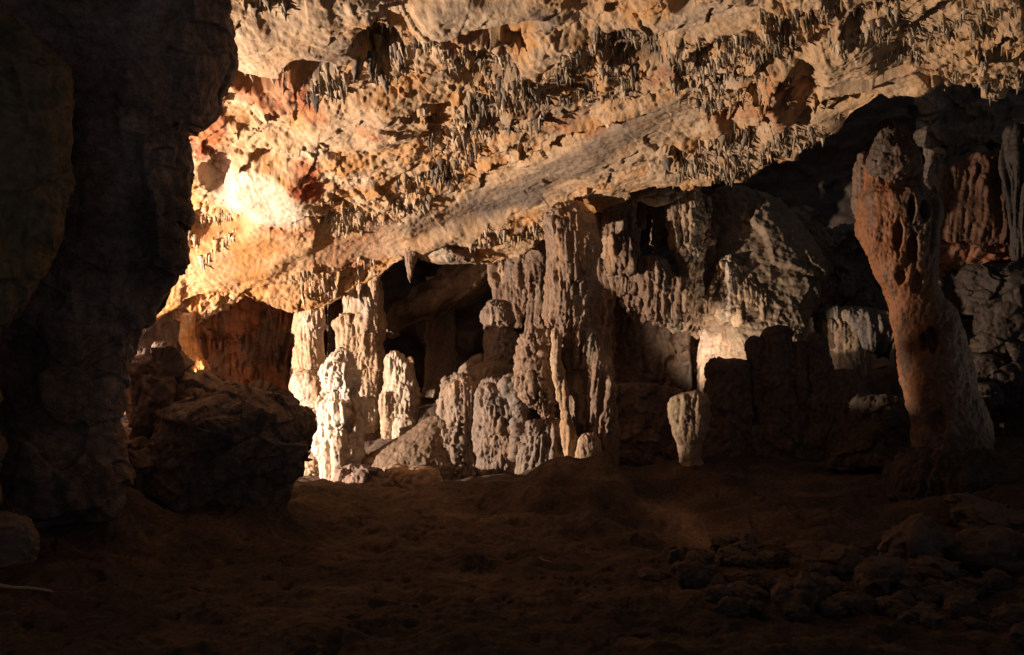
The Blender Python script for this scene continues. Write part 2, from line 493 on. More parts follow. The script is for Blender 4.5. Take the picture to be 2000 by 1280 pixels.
tag(link("cave_ceiling", me), kind="structure")

def on_ceiling(px, py):
    j = int(np.clip(round((px - cpx[0]) / 2.0), 0, len(cpx) - 1))
    uu = (py + 130) / (B(px) + 130)
    i = int(np.clip(round(uu * (NR - 1)), 0, NR + 3))
    return CEIL_G[i, j]

# roof overhead towards the mouth, coarse
xs = np.linspace(-12, 12, 120); ys = np.linspace(-5, 9.5, 80)
gx, gy = np.meshgrid(xs, ys)
gz = 5.35 + .012 * gx ** 2 * 0 + 0 * gx
Gp = np.stack([gx, gy, gz], -1); pp = Gp.reshape(-1, 3)
pp[:, 2] += .5 * fbm(pp * .5, 4, 400) + .3 + .12 * np.maximum(0, 8 - pp[:, 1])
tag(link("cave_roof", raw_mesh("cave_roof", pp, grid_quads(80, 120, False), colour(pp, TAN, BROWN, GREY, 3), M_CEIL)), kind="structure")

# ------------------------------------------------------------------ cave floor (structure)
FC = np.array([  # (px, py, Y, influence radius m)
    (0, 1280, 5.4, 1.5), (500, 1280, 5.4, 1.5), (1000, 1280, 5.4, 1.5), (1500, 1285, 5.4, 1.5), (2000, 1285, 5.4, 1.5),
    (200, 1130, 7.3, 1.5), (1000, 1130, 7.4, 1.5), (1600, 1150, 7.2, 1.2), (700, 1100, 7.8, 1.5),
    (60, 945, 8.2, .8), (230, 950, 8.4, .6), (420, 985, 8.9, .8), (600, 952, 10.6, .8), (760, 974, 11.0, .55), (880, 955, 11.4, .5), (960, 938, 11.6, .5), (1090, 903, 11.8, .45), (1170, 915, 11.7, .45), (1235, 945, 11.6, .4),
    (1060, 950, 11.4, .5), (1200, 1000, 10.6, .6), (1050, 1050, 9.6, .8), (1330, 1000, 11.2, .6), (1380, 1060, 9.6, .6), (1250, 925, 13.2, .6), (1345, 903, 12.3, .5), (1290, 905, 12.4, .5), (1430, 900, 12.6, .5), (1500, 893, 13.3, .7), (1650, 905, 12.6, .7), (1600, 980, 10.6, .8),
    (1800, 935, 11.3, .6), (1930, 890, 12.2, .6), (2000, 860, 12.6, .8), (1900, 960, 10.5, .6), (2000, 950, 9.8, .7), (1850, 1040, 9.0, .7), (2000, 1060, 8.4, .7),
    (620, 945, 12.6, .6), (680, 930, 13.0, .6), (780, 860, 14.0, .5), (800, 965, 12.3, .4), (880, 940, 13.0, .5), (990, 940, 12.8, .5), (1150, 905, 12.7, .5), (400, 925, 13.6, 1), (850, 780, 16, 1.2), (1300, 880, 15, 1.2), (1700, 850, 15, 1.2), (2000, 840, 15, 1.2), (100, 965, 11.5, 1), (1000, 800, 19, 2), (2000, 800, 19, 2), (0, 800, 19, 2)], float)
fw = np.array([P(a, b, c_) for a, b, c_, r_ in FC])
def floor_base(x, y):
    num = np.zeros_like(x); den = np.zeros_like(x)
    for (X0, Y0, Z0), r in zip(fw, FC[:, 3]):
        d2 = ((x - X0) ** 2 + ((y - Y0) * .9) ** 2) / (r * r)
        wgt = 1 / (d2 + .12) ** 2
        num += wgt * Z0; den += wgt
    return num / den
def floor_z(x, y):
    x = np.atleast_1d(np.asarray(x, float)); y = np.atleast_1d(np.asarray(y, float))
    z = floor_base(x, y)
    q = np.stack([x, y, 0 * x], 1)
    wx = x + .25 * fbm(q * 1.6, 3, 505); wy = y + .25 * fbm(q * 1.6, 3, 506)
    z = z + .26 * np.exp(-((wx - .80) / .62) ** 4 - ((wy - 11.1) / .60) ** 4) + .13 * np.exp(-((wx - .45) / .6) ** 4 - ((wy - 10.0) / .42) ** 4) + .10 * np.exp(-((wx + 3.6) / 1.0) ** 2 - ((wy - 7.4) / .5) ** 2)
    z = z + .11 * fbm(q * 1.0, 3, 500) + .06 * fbm(q * 2.8, 4, 510)
    return z
ys = 2.0 * (20.5 / 2.0) ** (np.linspace(0, 1, 620))
uu = np.linspace(-1, 1, 760)
gx = uu[None] * (ys * .62 + 1.2)[:, None]
gy = np.repeat(ys[:, None], 760, 1)
x = gx.ravel(); y = gy.ravel()
z = floor_z(x, y)
q = np.stack([x, y, z], 1)
z += .016 * fbm(q * 14, 3, 520)
pc = popcorn(q * np.array([9, 9, 0]), 4); z += .022 * pc * sstep(.1, .5, fbm(q * 2.5, 3, 530))
pit = fbm(q * np.array([5, 3.6, 0]), 3, 540); z -= .05 * sstep(.25, .6, pit)
q[:, 2] = z
c = colour(q, DIRT, (.12, .078, .056), (.052, .035, .028), 9, 1.1)
pale = sstep(.1, .5, fbm(q * np.array([1.2, 3.5, 0]), 4, 550))
c = mixc(c, (.21, .14, .095), pale * .5)
xx = x; 
streak_px = 1000 + x / y * F; streak_py = HZ - (z - EYE) / y * F
light_streak = np.exp(-((streak_px - np.interp(streak_py, [970, 1000, 1080, 1120], [1250, 1320, 1385, 1400])) / 45) ** 2) * sstep(960, 995, streak_py) * sstep(1120, 1070, streak_py)
c = mixc(c, (.34, .22, .15), light_streak * .8)  # lamplight crossing the floor, painted as a paler streak of earth
tag(link("cave_floor", raw_mesh("cave_floor", q, grid_quads(620, 760, False), c, M_DIRT)), kind="structure")

# ------------------------------------------------------------------ back wall of the cave (structure)
bx = np.linspace(-14, 14, 300); bz = np.linspace(-1, 8, 170)
gx, gz = np.meshgrid(bx, bz[::-1])
gy = 18.6 + 0 * gx - .02 * gx ** 2
pp = np.stack([gx, gy, gz], -1).reshape(-1, 3)
_, fc = worley(pp * .9, 8)
pp[:, 1] += .7 * fbm(pp * .45, 4, 600) - .5 * fc - .2 * billow(pp * 2, 3, 610)
tag(link("cave_wall", raw_mesh("cave_wall", pp, grid_quads(170, 300, False), colour(pp, DARK, BROWN, BLACK, 12, .8), M_ROCK)), kind="structure")

# ------------------------------------------------------------------ dark rock face filling the left of the view
def paint_crust(p, c):
    m = sstep(.05, .4, fbm(p * 1.6, 4, 700))
    c = mixc(c, (.40, .30, .27), m * .8)
    return mixc(c, (.12, .085, .06), sstep(.1, .4, fbm(p * .8, 3, 705)) * .6)
CL = spel("cliff", [(-180, -900, 452), (0, -900, 446), (120, -900, 441), (150, -900, 430), (215, -900, 402), (224, -900, 378), (262, -900, 366), (330, -900, 372), (395, -900, 362), (412, -900, 367), (520, -900, 331), (600, -900, 305), (660, -900, 285), (760, -900, 262), (850, -900, 244), (930, -900, 236), (1020, -900, 225)],
     8.2, M_CRACK, ((.26, .19, .165), (.14, .105, .09), (.32, .24, .20)), dr=.33, flute=(.02, 3, .4), lump=(.22, .75), facet=(.13, .9), fine=(.02, 8), seed=31, step=2.6, sm=5, czs=1, paint=paint_crust,
     label="towering dark crackled rock face filling the left edge", cat="rock wall")
spel("outcrop", [(30, -300, 20), (70, -300, 65), (130, -300, 108), (200, -300, 122), (280, -300, 135), (360, -300, 120), (420, -300, 95), (480, -300, 62), (560, -300, 40), (640, -300, 10), (760, -300, 0), (1060, -300, -20)],
     7.1, M_ROCK, ((.22, .16, .10), (.26, .18, .09), (.14, .11, .075)), dr=.5, flute=(.02, 3, .4), lump=(.14, 1.0), facet=(.08, 1.6), seed=33, step=3, czs=1,
     parent=CL)

# ------------------------------------------------------------------ boulders at the foot of the rock face
def boulder(name, rows, Y, label, seed, mat=M_ROCK, pal=((.20, .145, .12), (.27, .18, .14), (.14, .10, .085)), cat="boulder", **k):
    kw = dict(dr=.8, flute=(.015, 4, .5), lump=(.10, 1.6), facet=(.13, 1.5), fine=(.012, 16), czs=1, dome=16, step=1.9, sm=6)
    kw.update(k)
    return spel(name, rows, Y, mat, pal, seed=seed, label=label, cat=cat, **kw)

boulder("boulder", [(748, 440, 500), (765, 400, 545), (785, 350, 580), (810, 320, 600), (840, 310, 603), (870, 308, 590), (900, 304, 584), (950, 298, 576), (1020, 290, 570)], 9.3,
        "largest dark rounded boulder left of the white stalagmite", 41, M_CRACK, dome=10, lump=(.12, 1.2))
boulder("rock_slab", [(888, 520, 560), (900, 505, 580), (918, 500, 586), (936, 505, 565), (950, 500, 545)], 9.1, "blunt rock slab jutting right at the foot of the largest boulder", 42, facet=(.04, 3), lump=(.05, 2), dome=8)
boulder("boulder", [(735, 360, 390), (748, 340, 410), (770, 318, 440), (800, 300, 460), (840, 300, 470)], 9.7, "dark boulder peeking over the back of the largest boulder", 43)
boulder("boulder", [(752, 465, 500), (762, 450, 525), (780, 440, 545), (820, 440, 560)], 9.8, "small lumpy rock behind the top of the largest boulder", 44)
boulder("boulder", [(686, 270, 320), (700, 255, 332), (740, 247, 338), (790, 250, 325), (830, 252, 300), (880, 255, 290)], 9.4, "tall rounded boulder standing against the foot of the rock face", 45)
boulder("boulder", [(848, 255, 300), (865, 244, 312), (900, 240, 316), (940, 235, 318), (980, 230, 320)], 9.0, "squat banded boulder in front of the tall rounded boulder", 46, tier=(.03, 4))
boulder("boulder", [(668, 285, 345), (690, 280, 360), (710, 278, 366), (740, 270, 362), (780, 270, 350), (860, 260, 350)], 9.9, "stack of dark rocks beside the foot of the rock face", 48, facet=(.12, 2.6))
boulder("boulder", [(616, 250, 300), (630, 240, 310), (660, 235, 318), (720, 230, 316)], 10.0, "dark rock tucked between the stacked rocks and rock face", 49)
boulder("boulder", [(1000, -60, 40), (1015, -70, 64), (1040, -80, 74), (1070, -80, 74), (1100, -80, 66)], 6.4, "low rounded boulder cut off by the left edge of the floor", 50, facet=(.03, 2), lump=(.05, 1.5))
boulder("boulder", [(905, 112, 140), (912, 105, 158), (930, 108, 166), (950, 110, 172)], 8.2, "angular stone at the foot of the rock face", 51, facet=(.06, 4), lump=(.03, 2), dome=6)
# unseen rocks added to block the lamp from floor, boulders and alcove
boulder("boulder", [(828, 205, 250), (834, 185, 262), (860, 175, 268), (1000, 150, 285)], 10.5, "unseen low boulder added to keep low lamplight off the floor", 53, dr=1.6, dome=6, lump=(.04, 2), facet=(.03, 3))
boulder("boulder", [(745, 40, 170), (760, 20, 200), (800, 0, 215), (1000, -10, 235)], 9.6, "unseen broad boulder added behind the rock face to shade the boulders", 52, dr=1.3, dome=6, lump=(.05, 2), facet=(.04, 3))
boulder("boulder", [(690, -110, -10), (700, -130, 20), (740, -150, 36), (1000, -170, 45)], 12.1, "unseen broad boulder added behind the rock face to shade the alcove", 54, dr=.4)

# ------------------------------------------------------------------ left alcove
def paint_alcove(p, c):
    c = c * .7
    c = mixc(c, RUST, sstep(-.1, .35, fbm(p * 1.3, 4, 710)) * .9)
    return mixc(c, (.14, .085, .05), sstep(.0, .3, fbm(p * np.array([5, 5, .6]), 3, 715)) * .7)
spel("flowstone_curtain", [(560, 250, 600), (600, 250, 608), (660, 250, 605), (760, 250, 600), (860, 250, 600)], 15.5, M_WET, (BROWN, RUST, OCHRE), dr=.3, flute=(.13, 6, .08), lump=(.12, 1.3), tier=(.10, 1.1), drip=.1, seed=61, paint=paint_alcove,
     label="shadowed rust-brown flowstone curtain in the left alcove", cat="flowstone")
spel("flowstone_ledge", [(535, 390, 440), (548, 350, 462), (562, 320, 480), (580, 312, 470), (598, 316, 440), (620, 330, 420)], 13.9, M_CALC, (OCHRE, TAN, BROWN), dr=.6, dome=8, tip=20, drip=.16, flute=(.05, 8, .2), lump=(.06, 2.2), seed=62,
     label="jagged ochre flowstone ledge above the left alcove", cat="flowstone")
spel("flowstone_column", [(610, 350, 385), (640, 352, 382), (680, 356, 388), (700, 366, 402), (740, 368, 415), (790, 370, 440)], 13.7, M_CALC, (OCHRE, RUST, TAN), dr=.8, dome=6, flute=(.05, 7, .15), lump=(.07, 2.2), tier=(.03, 3), seed=63,
     label="lumpy orange flowstone column at the left of the alcove", cat="column")

# ------------------------------------------------------------------ left columns
G_COL = None
c1 = spel("column", [(560, 585, 635), (600, 580, 632), (640, 581, 630), (665, 578, 628), (700, 576, 630), (720, 578, 634), (738, 572, 640), (760, 568, 645), (785, 570, 640), (805, 590, 640), (830, 595, 640), (880, 580, 645), (940, 560, 650)], 14.4, M_CALC, (TAN, CREAM, BROWN),
     flute=(.040, 11, .06), lump=(.05, 2.5), tier=(.035, 1.6), seed=71, label="fluted column with a bulging foot left of the broad column", cat="column")
spel("foot_bulge", [(722, 584, 634), (738, 570, 640), (760, 566, 646), (785, 568, 642), (812, 590, 638)], 14.22, M_CALC, (TAN, CREAM, OCHRE), dome=12, tip=14, dr=.8, flute=(.02, 9, .2), lump=(.06, 3), seed=76, parent=c1)
spel("column", [(590, 640, 668), (640, 640, 667), (700, 642, 665), (800, 640, 668)], 14.9, M_CALC, (BROWN, TAN, GREY), flute=(.035, 11, .05), lump=(.03, 2.5), seed=72, label="thin shaded column squeezed between two fluted columns", cat="column")
t = thing("column", "broad pale fluted column behind the white stalagmite", "column", P(715, 860, 14.6))
spel("shaft", [(540, 672, 740), (570, 674, 744), (600, 672, 746), (640, 668, 748), (670, 664, 746), (700, 666, 748), (760, 672, 746), (820, 690, 742), (870, 700, 740)], 14.6, M_CALC, (TAN, CREAM, BROWN), flute=(.04, 11, .05), lump=(.05, 2.2), tier=(.04, 1.5), seed=73, parent=t)
spel("drip_skirt", [(612, 664, 700), (630, 658, 706), (700, 662, 712), (740, 668, 712), (770, 676, 706)], 14.4, M_CALC, (TAN, OCHRE, CREAM), flute=(.05, 12, .06), lump=(.03, 2.5), dome=10, tip=20, drip=.2, dr=.5, seed=74, parent=t)
# drips at the top of the columns
for k, (x0, x1, y0, y1) in enumerate([(588, 622, 535, 606), (618, 640, 540, 620), (640, 664, 520, 590), (668, 688, 530, 600), (690, 712, 520, 585), (602, 616, 560, 640), (716, 742, 530, 590)]):
    spel("stalactite", [(y0 - 20, x0, x1), (y0, x0, x1), ((y0 + y1) / 2, x0 + 4, x1 - 3), (y1, (x0 + x1) / 2 - 3, (x0 + x1) / 2 + 3)], 13.9 - .05 * (k % 3), M_CALC, (TAN, OCHRE, BROWN), flute=(.03, 12, .1), lump=(.03, 3), tip=25, drip=.15, seed=80 + k,
         label=["wide ragged stalactite over the fluted column with bulging foot", "ragged stalactite over the gap between the left columns", "orange stalactite above the thin shaded column", "ragged stalactite at the broad column's upper left edge", "short ochre stalactite over the middle of the broad column", "thin long stalactite before the fluted column with bulging foot", "stubby stalactite at the broad column's upper right edge"][k], cat="stalactite", group="stalactites above the left columns")

# ------------------------------------------------------------------ white stalagmite
def paint_white(p, c):
    return mixc(c, (.50, .40, .30), sstep(.15, .5, fbm(p * 3, 4, 720)) * .6)
t = thing("stalagmite", "bright white stalagmite standing nearest the lit left side", "stalagmite", P(655, 945, 12.9))
spel("body", [(676, 650, 678), (690, 646, 686), (708, 632, 690), (725, 628, 700), (750, 632, 704), (775, 634, 702), (792, 622, 710), (820, 620, 712), (850, 622, 708), (880, 620, 704), (910, 624, 702), (950, 632, 690), (985, 630, 690)], 12.9, M_WHITE, (WHITE, CREAM, TAN), dr=.8, dome=14,
     flute=(.05, 9, .14), lump=(.07, 3.2), tier=(.03, 2.2), pop=(.012, 18), seed=91, parent=t, paint=paint_white, holes=[(688, 836, 10, 16, .08)])
spel("drip_fringe", [(706, 634, 668), (720, 630, 676), (750, 632, 682), (775, 640, 676)], 12.75, M_WHITE, (WHITE, CREAM, WHITE), dr=.5, dome=16, tip=40, drip=.14, flute=(.05, 13, .06), lump=(.04, 3), seed=92, parent=t)
spel("leg", [(850, 648, 672), (880, 646, 670), (920, 648, 670), (960, 650, 668)], 12.65, M_WHITE, (WHITE, CREAM, TAN), dr=.7, dome=20, flute=(.03, 10, .06), lump=(.02, 3), seed=93, parent=t)
spel("leg", [(860, 626, 646), (900, 628, 648), (960, 630, 648)], 12.7, M_WHITE, (WHITE, CREAM, TAN), dr=.7, dome=20, flute=(.03, 10, .06), lump=(.02, 3), seed=94, parent=t)
spel("popcorn_calcite", [(880, 590, 606), (895, 582, 624), (915, 574, 640), (940, 566, 650), (970, 560, 650)], 13.35, M_WHITE, (CREAM, TAN, WHITE), dr=.6, dome=12, flute=(0, 1, 1), pop=(.06, 11), pop2=(.03, 22), lump=(.05, 3), seed=95,
     label="knobbly heap of popcorn calcite left of white stalagmite's foot", cat="calcite")
spel("flowstone_mound", [(800, 592, 620), (830, 585, 628), (870, 575, 632), (960, 560, 640)], 13.8, M_CALC, (TAN, CREAM, OCHRE), dr=.6, dome=16, flute=(.02, 6, .2), lump=(.06, 2), seed=96,
     label="smooth tan flowstone slope behind the white stalagmite's left side", cat="flowstone")

# ------------------------------------------------------------------ twin-peaked stalagmite
t = thing("stalagmite", "twin-peaked tan stalagmite right of the broad fluted column", "stalagmite", P(780, 862, 14.0))
spel("body", [(684, 762, 780), (695, 754, 786), (720, 752, 800), (750, 752, 812), (775, 746, 816), (800, 744, 818), (840, 750, 816), (910, 752, 812)], 14.0, M_CALC, (CREAM, TAN, BROWN), dr=.8, dome=12, flute=(.035, 11, .09), lump=(.04, 3), pop=(.012, 20), seed=101, parent=t)
spel("peak", [(696, 796, 804), (706, 791, 808), (730, 786, 812), (780, 780, 816)], 14.0, M_CALC, (CREAM, TAN, BROWN), dome=10, flute=(.025, 12, .1), lump=(.03, 3), seed=102, parent=t)
spel("leg", [(765, 744, 764), (790, 740, 764), (820, 744, 766), (920, 750, 764)], 13.8, M_CALC, (CREAM, TAN, TAN), dome=14, flute=(.025, 10, .06), lump=(.03, 3), seed=103, parent=t)
spel("lobe", [(808, 780, 800), (822, 770, 812), (850, 766, 816), (920, 764, 818)], 13.75, M_CALC, (CREAM, TAN, BROWN), dome=16, dr=.7, flute=(.015, 10, .2), lump=(.03, 3), seed=104, parent=t)

# far column glimpsed in the dark chamber
spel("column", [(540, 832, 892), (575, 834, 888), (620, 836, 886), (660, 834, 888), (720, 830, 892), (870, 820, 900)], 16.6, M_CALC, (TAN, CREAM, GREY), flute=(.04, 8, .05), lump=(.04, 2), seed=105, label="distant pale column glimpsed inside the dark chamber", cat="column")

# mound and stubs in front
spel("flowstone_mound", [(812, 842, 868), (832, 815, 885), (860, 768, 890), (885, 722, 895), (910, 702, 900), (960, 700, 900)], 12.95, M_CALC, ((.20, .135, .09), (.15, .10, .07), (.27, .19, .13)), dr=.5, dome=14, flute=(.008, 7, .3), lump=(.05, 2), fine=(.010, 20), seed=111,
     label="smooth brown flowstone mound below the twin-peaked stalagmite", cat="flowstone")
spel("stalagmite_stump", [(912, 790, 840), (922, 780, 858), (940, 780, 862), (965, 783, 855), (1000, 786, 850)], 12.2, M_CALC, (TAN, BROWN, CREAM), dr=.7, dome=8, flute=(.015, 8, .3), pop=(.03, 12), lump=(.04, 3), seed=112, label="short cracked stalagmite stump half sunk in the floor", cat="stalagmite")
spel("popcorn_calcite", [(908, 758, 776), (918, 752, 796), (935, 752, 800), (970, 760, 790)], 12.4, M_CALC, (TAN, BROWN, CREAM), dr=.8, dome=8, flute=(0, 1, 1), pop=(.04, 13), pop2=(.02, 24), lump=(.04, 3), seed=113, label="small popcorn calcite knob left of the sunken stump", cat="calcite")
boulder("boulder", [(905, 670, 700), (920, 660, 750), (945, 650, 770), (980, 640, 780)], 12.0, "low dark rock between white stalagmite and sunken stump", 114, lump=(.05, 2), facet=(.05, 3))
spel("popcorn_calcite", [(890, 715, 740), (900, 706, 770), (920, 700, 780), (950, 700, 780)], 12.9, M_CALC, (TAN, BROWN, CREAM), dr=.6, dome=8, flute=(0, 1, 1), pop=(.05, 9), lump=(.04, 3), seed=115, label="row of calcite knobs on the mound's front edge", cat="calcite")

# ------------------------------------------------------------------ central group
spel("flowstone_mound", [(770, 905, 1060), (800, 880, 1085), (850, 862, 1110), (900, 850, 1120), (960, 850, 1130)], 13.25, M_CALC, ((.235, .172, .132), (.20, .135, .10), (.36, .26, .18)), dr=.3, dome=30, flute=(.05, 8, .15), pop=(.04, 9), lump=(.09, 2), seed=120,
     label="ribbed brown flowstone mound that the central group grows from", cat="flowstone")
a1 = spel("stalagmite", [(730, 890, 916), (740, 876, 930), (760, 866, 935), (790, 858, 936), (830, 860, 934), (870, 856, 934), (900, 860, 934), (930, 866, 930), (970, 866, 930)], 13.0, M_CALC, ((.235, .175, .137), (.20, .135, .10), (.36, .26, .18)), dr=.85, dome=14, flute=(.05, 12, .07), pop=(.030, 13), lump=(.06, 2.6), tier=(.03, 2), seed=121,
     label="drip-fringed tan stalagmite at the left of the central group", cat="stalagmite")
spel("drip_fringe", [(738, 884, 920), (755, 872, 932), (785, 868, 934), (820, 876, 930), (850, 884, 924)], 12.86, M_CALC, ((.30, .22, .16), TAN, BROWN), dr=.7, dome=14, tip=30, drip=.25, flute=(.05, 13, .06), lump=(.03, 3), seed=119, parent=a1)
t = thing("stalagmite", "widest knobbly stalagmite in the middle of the central group", "stalagmite", P(985, 940, 12.7))
spel("body", [(742, 955, 990), (752, 944, 1010), (775, 934, 1030), (800, 928, 1042), (840, 926, 1046), (870, 930, 1040), (910, 938, 1020), (950, 942, 1012), (980, 942, 1012)], 12.8, M_CALC, ((.235, .172, .132), BROWN, GREY), dr=.8, dome=14, flute=(.045, 11, .09), pop=(.035, 12), pop2=(.015, 24), lump=(.06, 2.4), seed=122, parent=t)
spel("popcorn_ridge", [(730, 985, 1010), (750, 976, 1024), (800, 1000, 1030), (860, 1000, 1026), (900, 1000, 1020)], 12.5, M_CALC, ((.235, .172, .132), BROWN, GREY), dr=.8, dome=10, flute=(0, 1, 1), pop=(.06, 10), pop2=(.02, 22), lump=(.05, 3), seed=123, parent=t)
t = thing("stalagmite", "tall stacked stalagmite with a round head behind the central group", "stalagmite", P(975, 830, 14.0))
spel("head", [(585, 955, 985), (596, 946, 996), (615, 941, 1002), (640, 944, 1004), (652, 950, 1000), (665, 950, 1000)], 14.0, M_CALC, ((.235, .175, .137), (.20, .135, .10), (.36, .26, .18)), dr=.9, dome=16, tip=10, flute=(.02, 12, .1), lump=(.03, 3), tier=(.03, 2.6), seed=124, parent=t)
spel("torso", [(638, 955, 995), (650, 948, 1008), (670, 944, 1016), (700, 948, 1016), (722, 950, 1006), (740, 952, 1000)], 14.0, M_CALC, ((.235, .172, .132), BROWN, GREY), dr=.9, dome=10, flute=(.012, 12, .3), lump=(.04, 2.6), fine=(.016, 24), seed=125, parent=t)
spel("shoulder", [(704, 940, 990), (716, 926, 1004), (745, 916, 1010), (800, 916, 1020), (850, 916, 1020)], 13.9, M_CALC, ((.235, .175, .137), (.20, .135, .10), (.36, .26, .18)), dr=.8, dome=14, flute=(.012, 8, .3), lump=(.05, 2.2), seed=126, parent=t)
spel("flowstone", [(690, 935, 945), (700, 920, 950), (720, 896, 950), (745, 886, 945), (800, 880, 940)], 14.1, M_CALC, ((.235, .175, .137), (.20, .135, .10), (.36, .26, .18)), dr=.3, dmin=.1, dome=6, flute=(.01, 8, .3), lump=(.03, 3), seed=127, label="thin pale flowstone blade left of the stacked stalagmite", cat="flowstone")
spel("flowstone_bulge", [(645, 1030, 1066), (660, 1022, 1072), (690, 1010, 1078), (715, 1000, 1082), (745, 1006, 1082), (775, 1022, 1082), (800, 1046, 1080), (830, 1066, 1078)], 12.45, M_CALC, (BROWN, TAN, GREY), dr=.75, dome=10, tip=20, flute=(.04, 9, .10), pop=(.04, 12), lump=(.07, 3), seed=128, drip=.1,
     label="knobbly tapering flowstone bulge hugging the tall column's left side", cat="flowstone")
spel("stalagmite", [(818, 1050, 1086), (828, 1036, 1100), (850, 1020, 1112), (880, 1014, 1118), (910, 1010, 1120), (950, 1010, 1120)], 12.45, M_CALC, ((.235, .175, .137), (.20, .135, .10), (.36, .26, .18)), dr=.7, dome=14, flute=(.045, 11, .09), pop=(.018, 14), lump=(.05, 2.6), seed=129,
     label="low domed stalagmite at the tall column's left foot", cat="stalagmite")
t = thing("column", "tallest fluted grey-brown column rising from floor to ceiling", "column", P(1140, 905, 12.55))
def paint_col(p, c):
    st = sstep(.15, .5, fbm(p * np.array([5, 5, .5]), 3, 730))
    return mixc(c, (.44, .24, .10), st * .55)
spel("shaft", [(395, 1085, 1130), (412, 1076, 1140), (430, 1070, 1155), (470, 1068, 1166), (520, 1070, 1166), (560, 1070, 1168), (600, 1068, 1168), (650, 1074, 1170), (690, 1082, 1182), (740, 1086, 1192), (790, 1094, 1196), (850, 1100, 1200), (910, 1106, 1202), (960, 1106, 1204)], 12.55, M_CALC, (BROWN, TAN, (.30, .23, .18)), dr=.85, dome=16,
     flute=(.055, 9, .06), lump=(.07, 2.2), pop2=(.008, 22), seed=131, parent=t, paint=paint_col)
spel("rib", [(640, 1076, 1092), (700, 1076, 1098), (780, 1090, 1108), (860, 1100, 1124), (930, 1104, 1124)], 12.2, M_CALC, (TAN, OCHRE, BROWN), dr=.9, dome=20, flute=(.03, 10, .06), lump=(.03, 2.4), seed=132, parent=t, paint=paint_col)
spel("buttress", [(640, 1140, 1168), (680, 1130, 1180), (750, 1140, 1192), (810, 1150, 1196), (850, 1150, 1204), (900, 1150, 1208), (960, 1150, 1210)], 12.3, M_CALC, (BROWN, TAN, GREY), dr=.8, dome=30, flute=(.045, 9, .06), lump=(.05, 2.4), seed=133, parent=t)
spel("base_lobe", [(846, 1134, 1156), (860, 1128, 1166), (890, 1126, 1172), (950, 1124, 1180)], 12.1, M_CALC, (BROWN, TAN, GREY), dr=.8, dome=16, flute=(.03, 10, .1), lump=(.03, 3), seed=134, parent=t)
# draperies between stacked stalagmite and tall column
for k, (x0, x1, y0, y1, Y, lb) in enumerate([(965, 1000, 520, 640, 15.1, "narrow shaded drapery above the round-headed stalagmite"), (988, 1030, 505, 650, 15.0, "ribbed drapery in the middle of the gap left of the tall column"), (1028, 1066, 500, 690, 14.9, "long ribbed drapery touching the tall column's left side")]):
    spel("drapery", [(y0 - 40, x0, x1), (y0, x0, x1), (y1 - 30, x0 + 2, x1 - 2), (y1, x0 + 8, x1 - 6)], Y, M_CALC, (BROWN, TAN, GREY), dr=.5, flute=(.06, 10, .05), lump=(.05, 2.5), tip=20, drip=.25, seed=140 + k, label=lb, cat="drapery", group="draperies left of the tall column")
spel("stalactite", [(460, 775, 822), (485, 782, 816), (505, 790, 812), (530, 794, 808), (556, 799, 803)], 13.6, M_CALC, (BROWN, TAN, GREY), tip=30, flute=(.03, 11, .06), lump=(.03, 3), drip=.05, seed=145, label="single long stalactite hanging over the dark chamber", cat="stalactite")
spel("rock_arch", [(495, 890, 1000), (520, 862, 992), (545, 838, 970), (570, 800, 936), (595, 765, 892), (620, 746, 845), (640, 741, 800), (660, 740, 772)], 15.9, M_CALC, (TAN, BROWN, CREAM), dr=1.2, dome=4, tip=10, flute=(.02, 4, .6), facet=(.10, 1.0), lump=(.06, 1.2), seed=149, label="smooth slanting rock arch inside the dark chamber", cat="rock arch")
spel("rock_ledge", [(478, 830, 900), (490, 815, 925), (505, 830, 935), (516, 860, 920)], 14.3, M_CALC, (TAN, BROWN, CREAM), dr=.9, dome=6, flute=(.01, 8, .3), lump=(.05, 2.4), facet=(.05, 2.5), tip=8, seed=147, label="jutting rock ledge under the ceiling above the dark chamber", cat="rock")

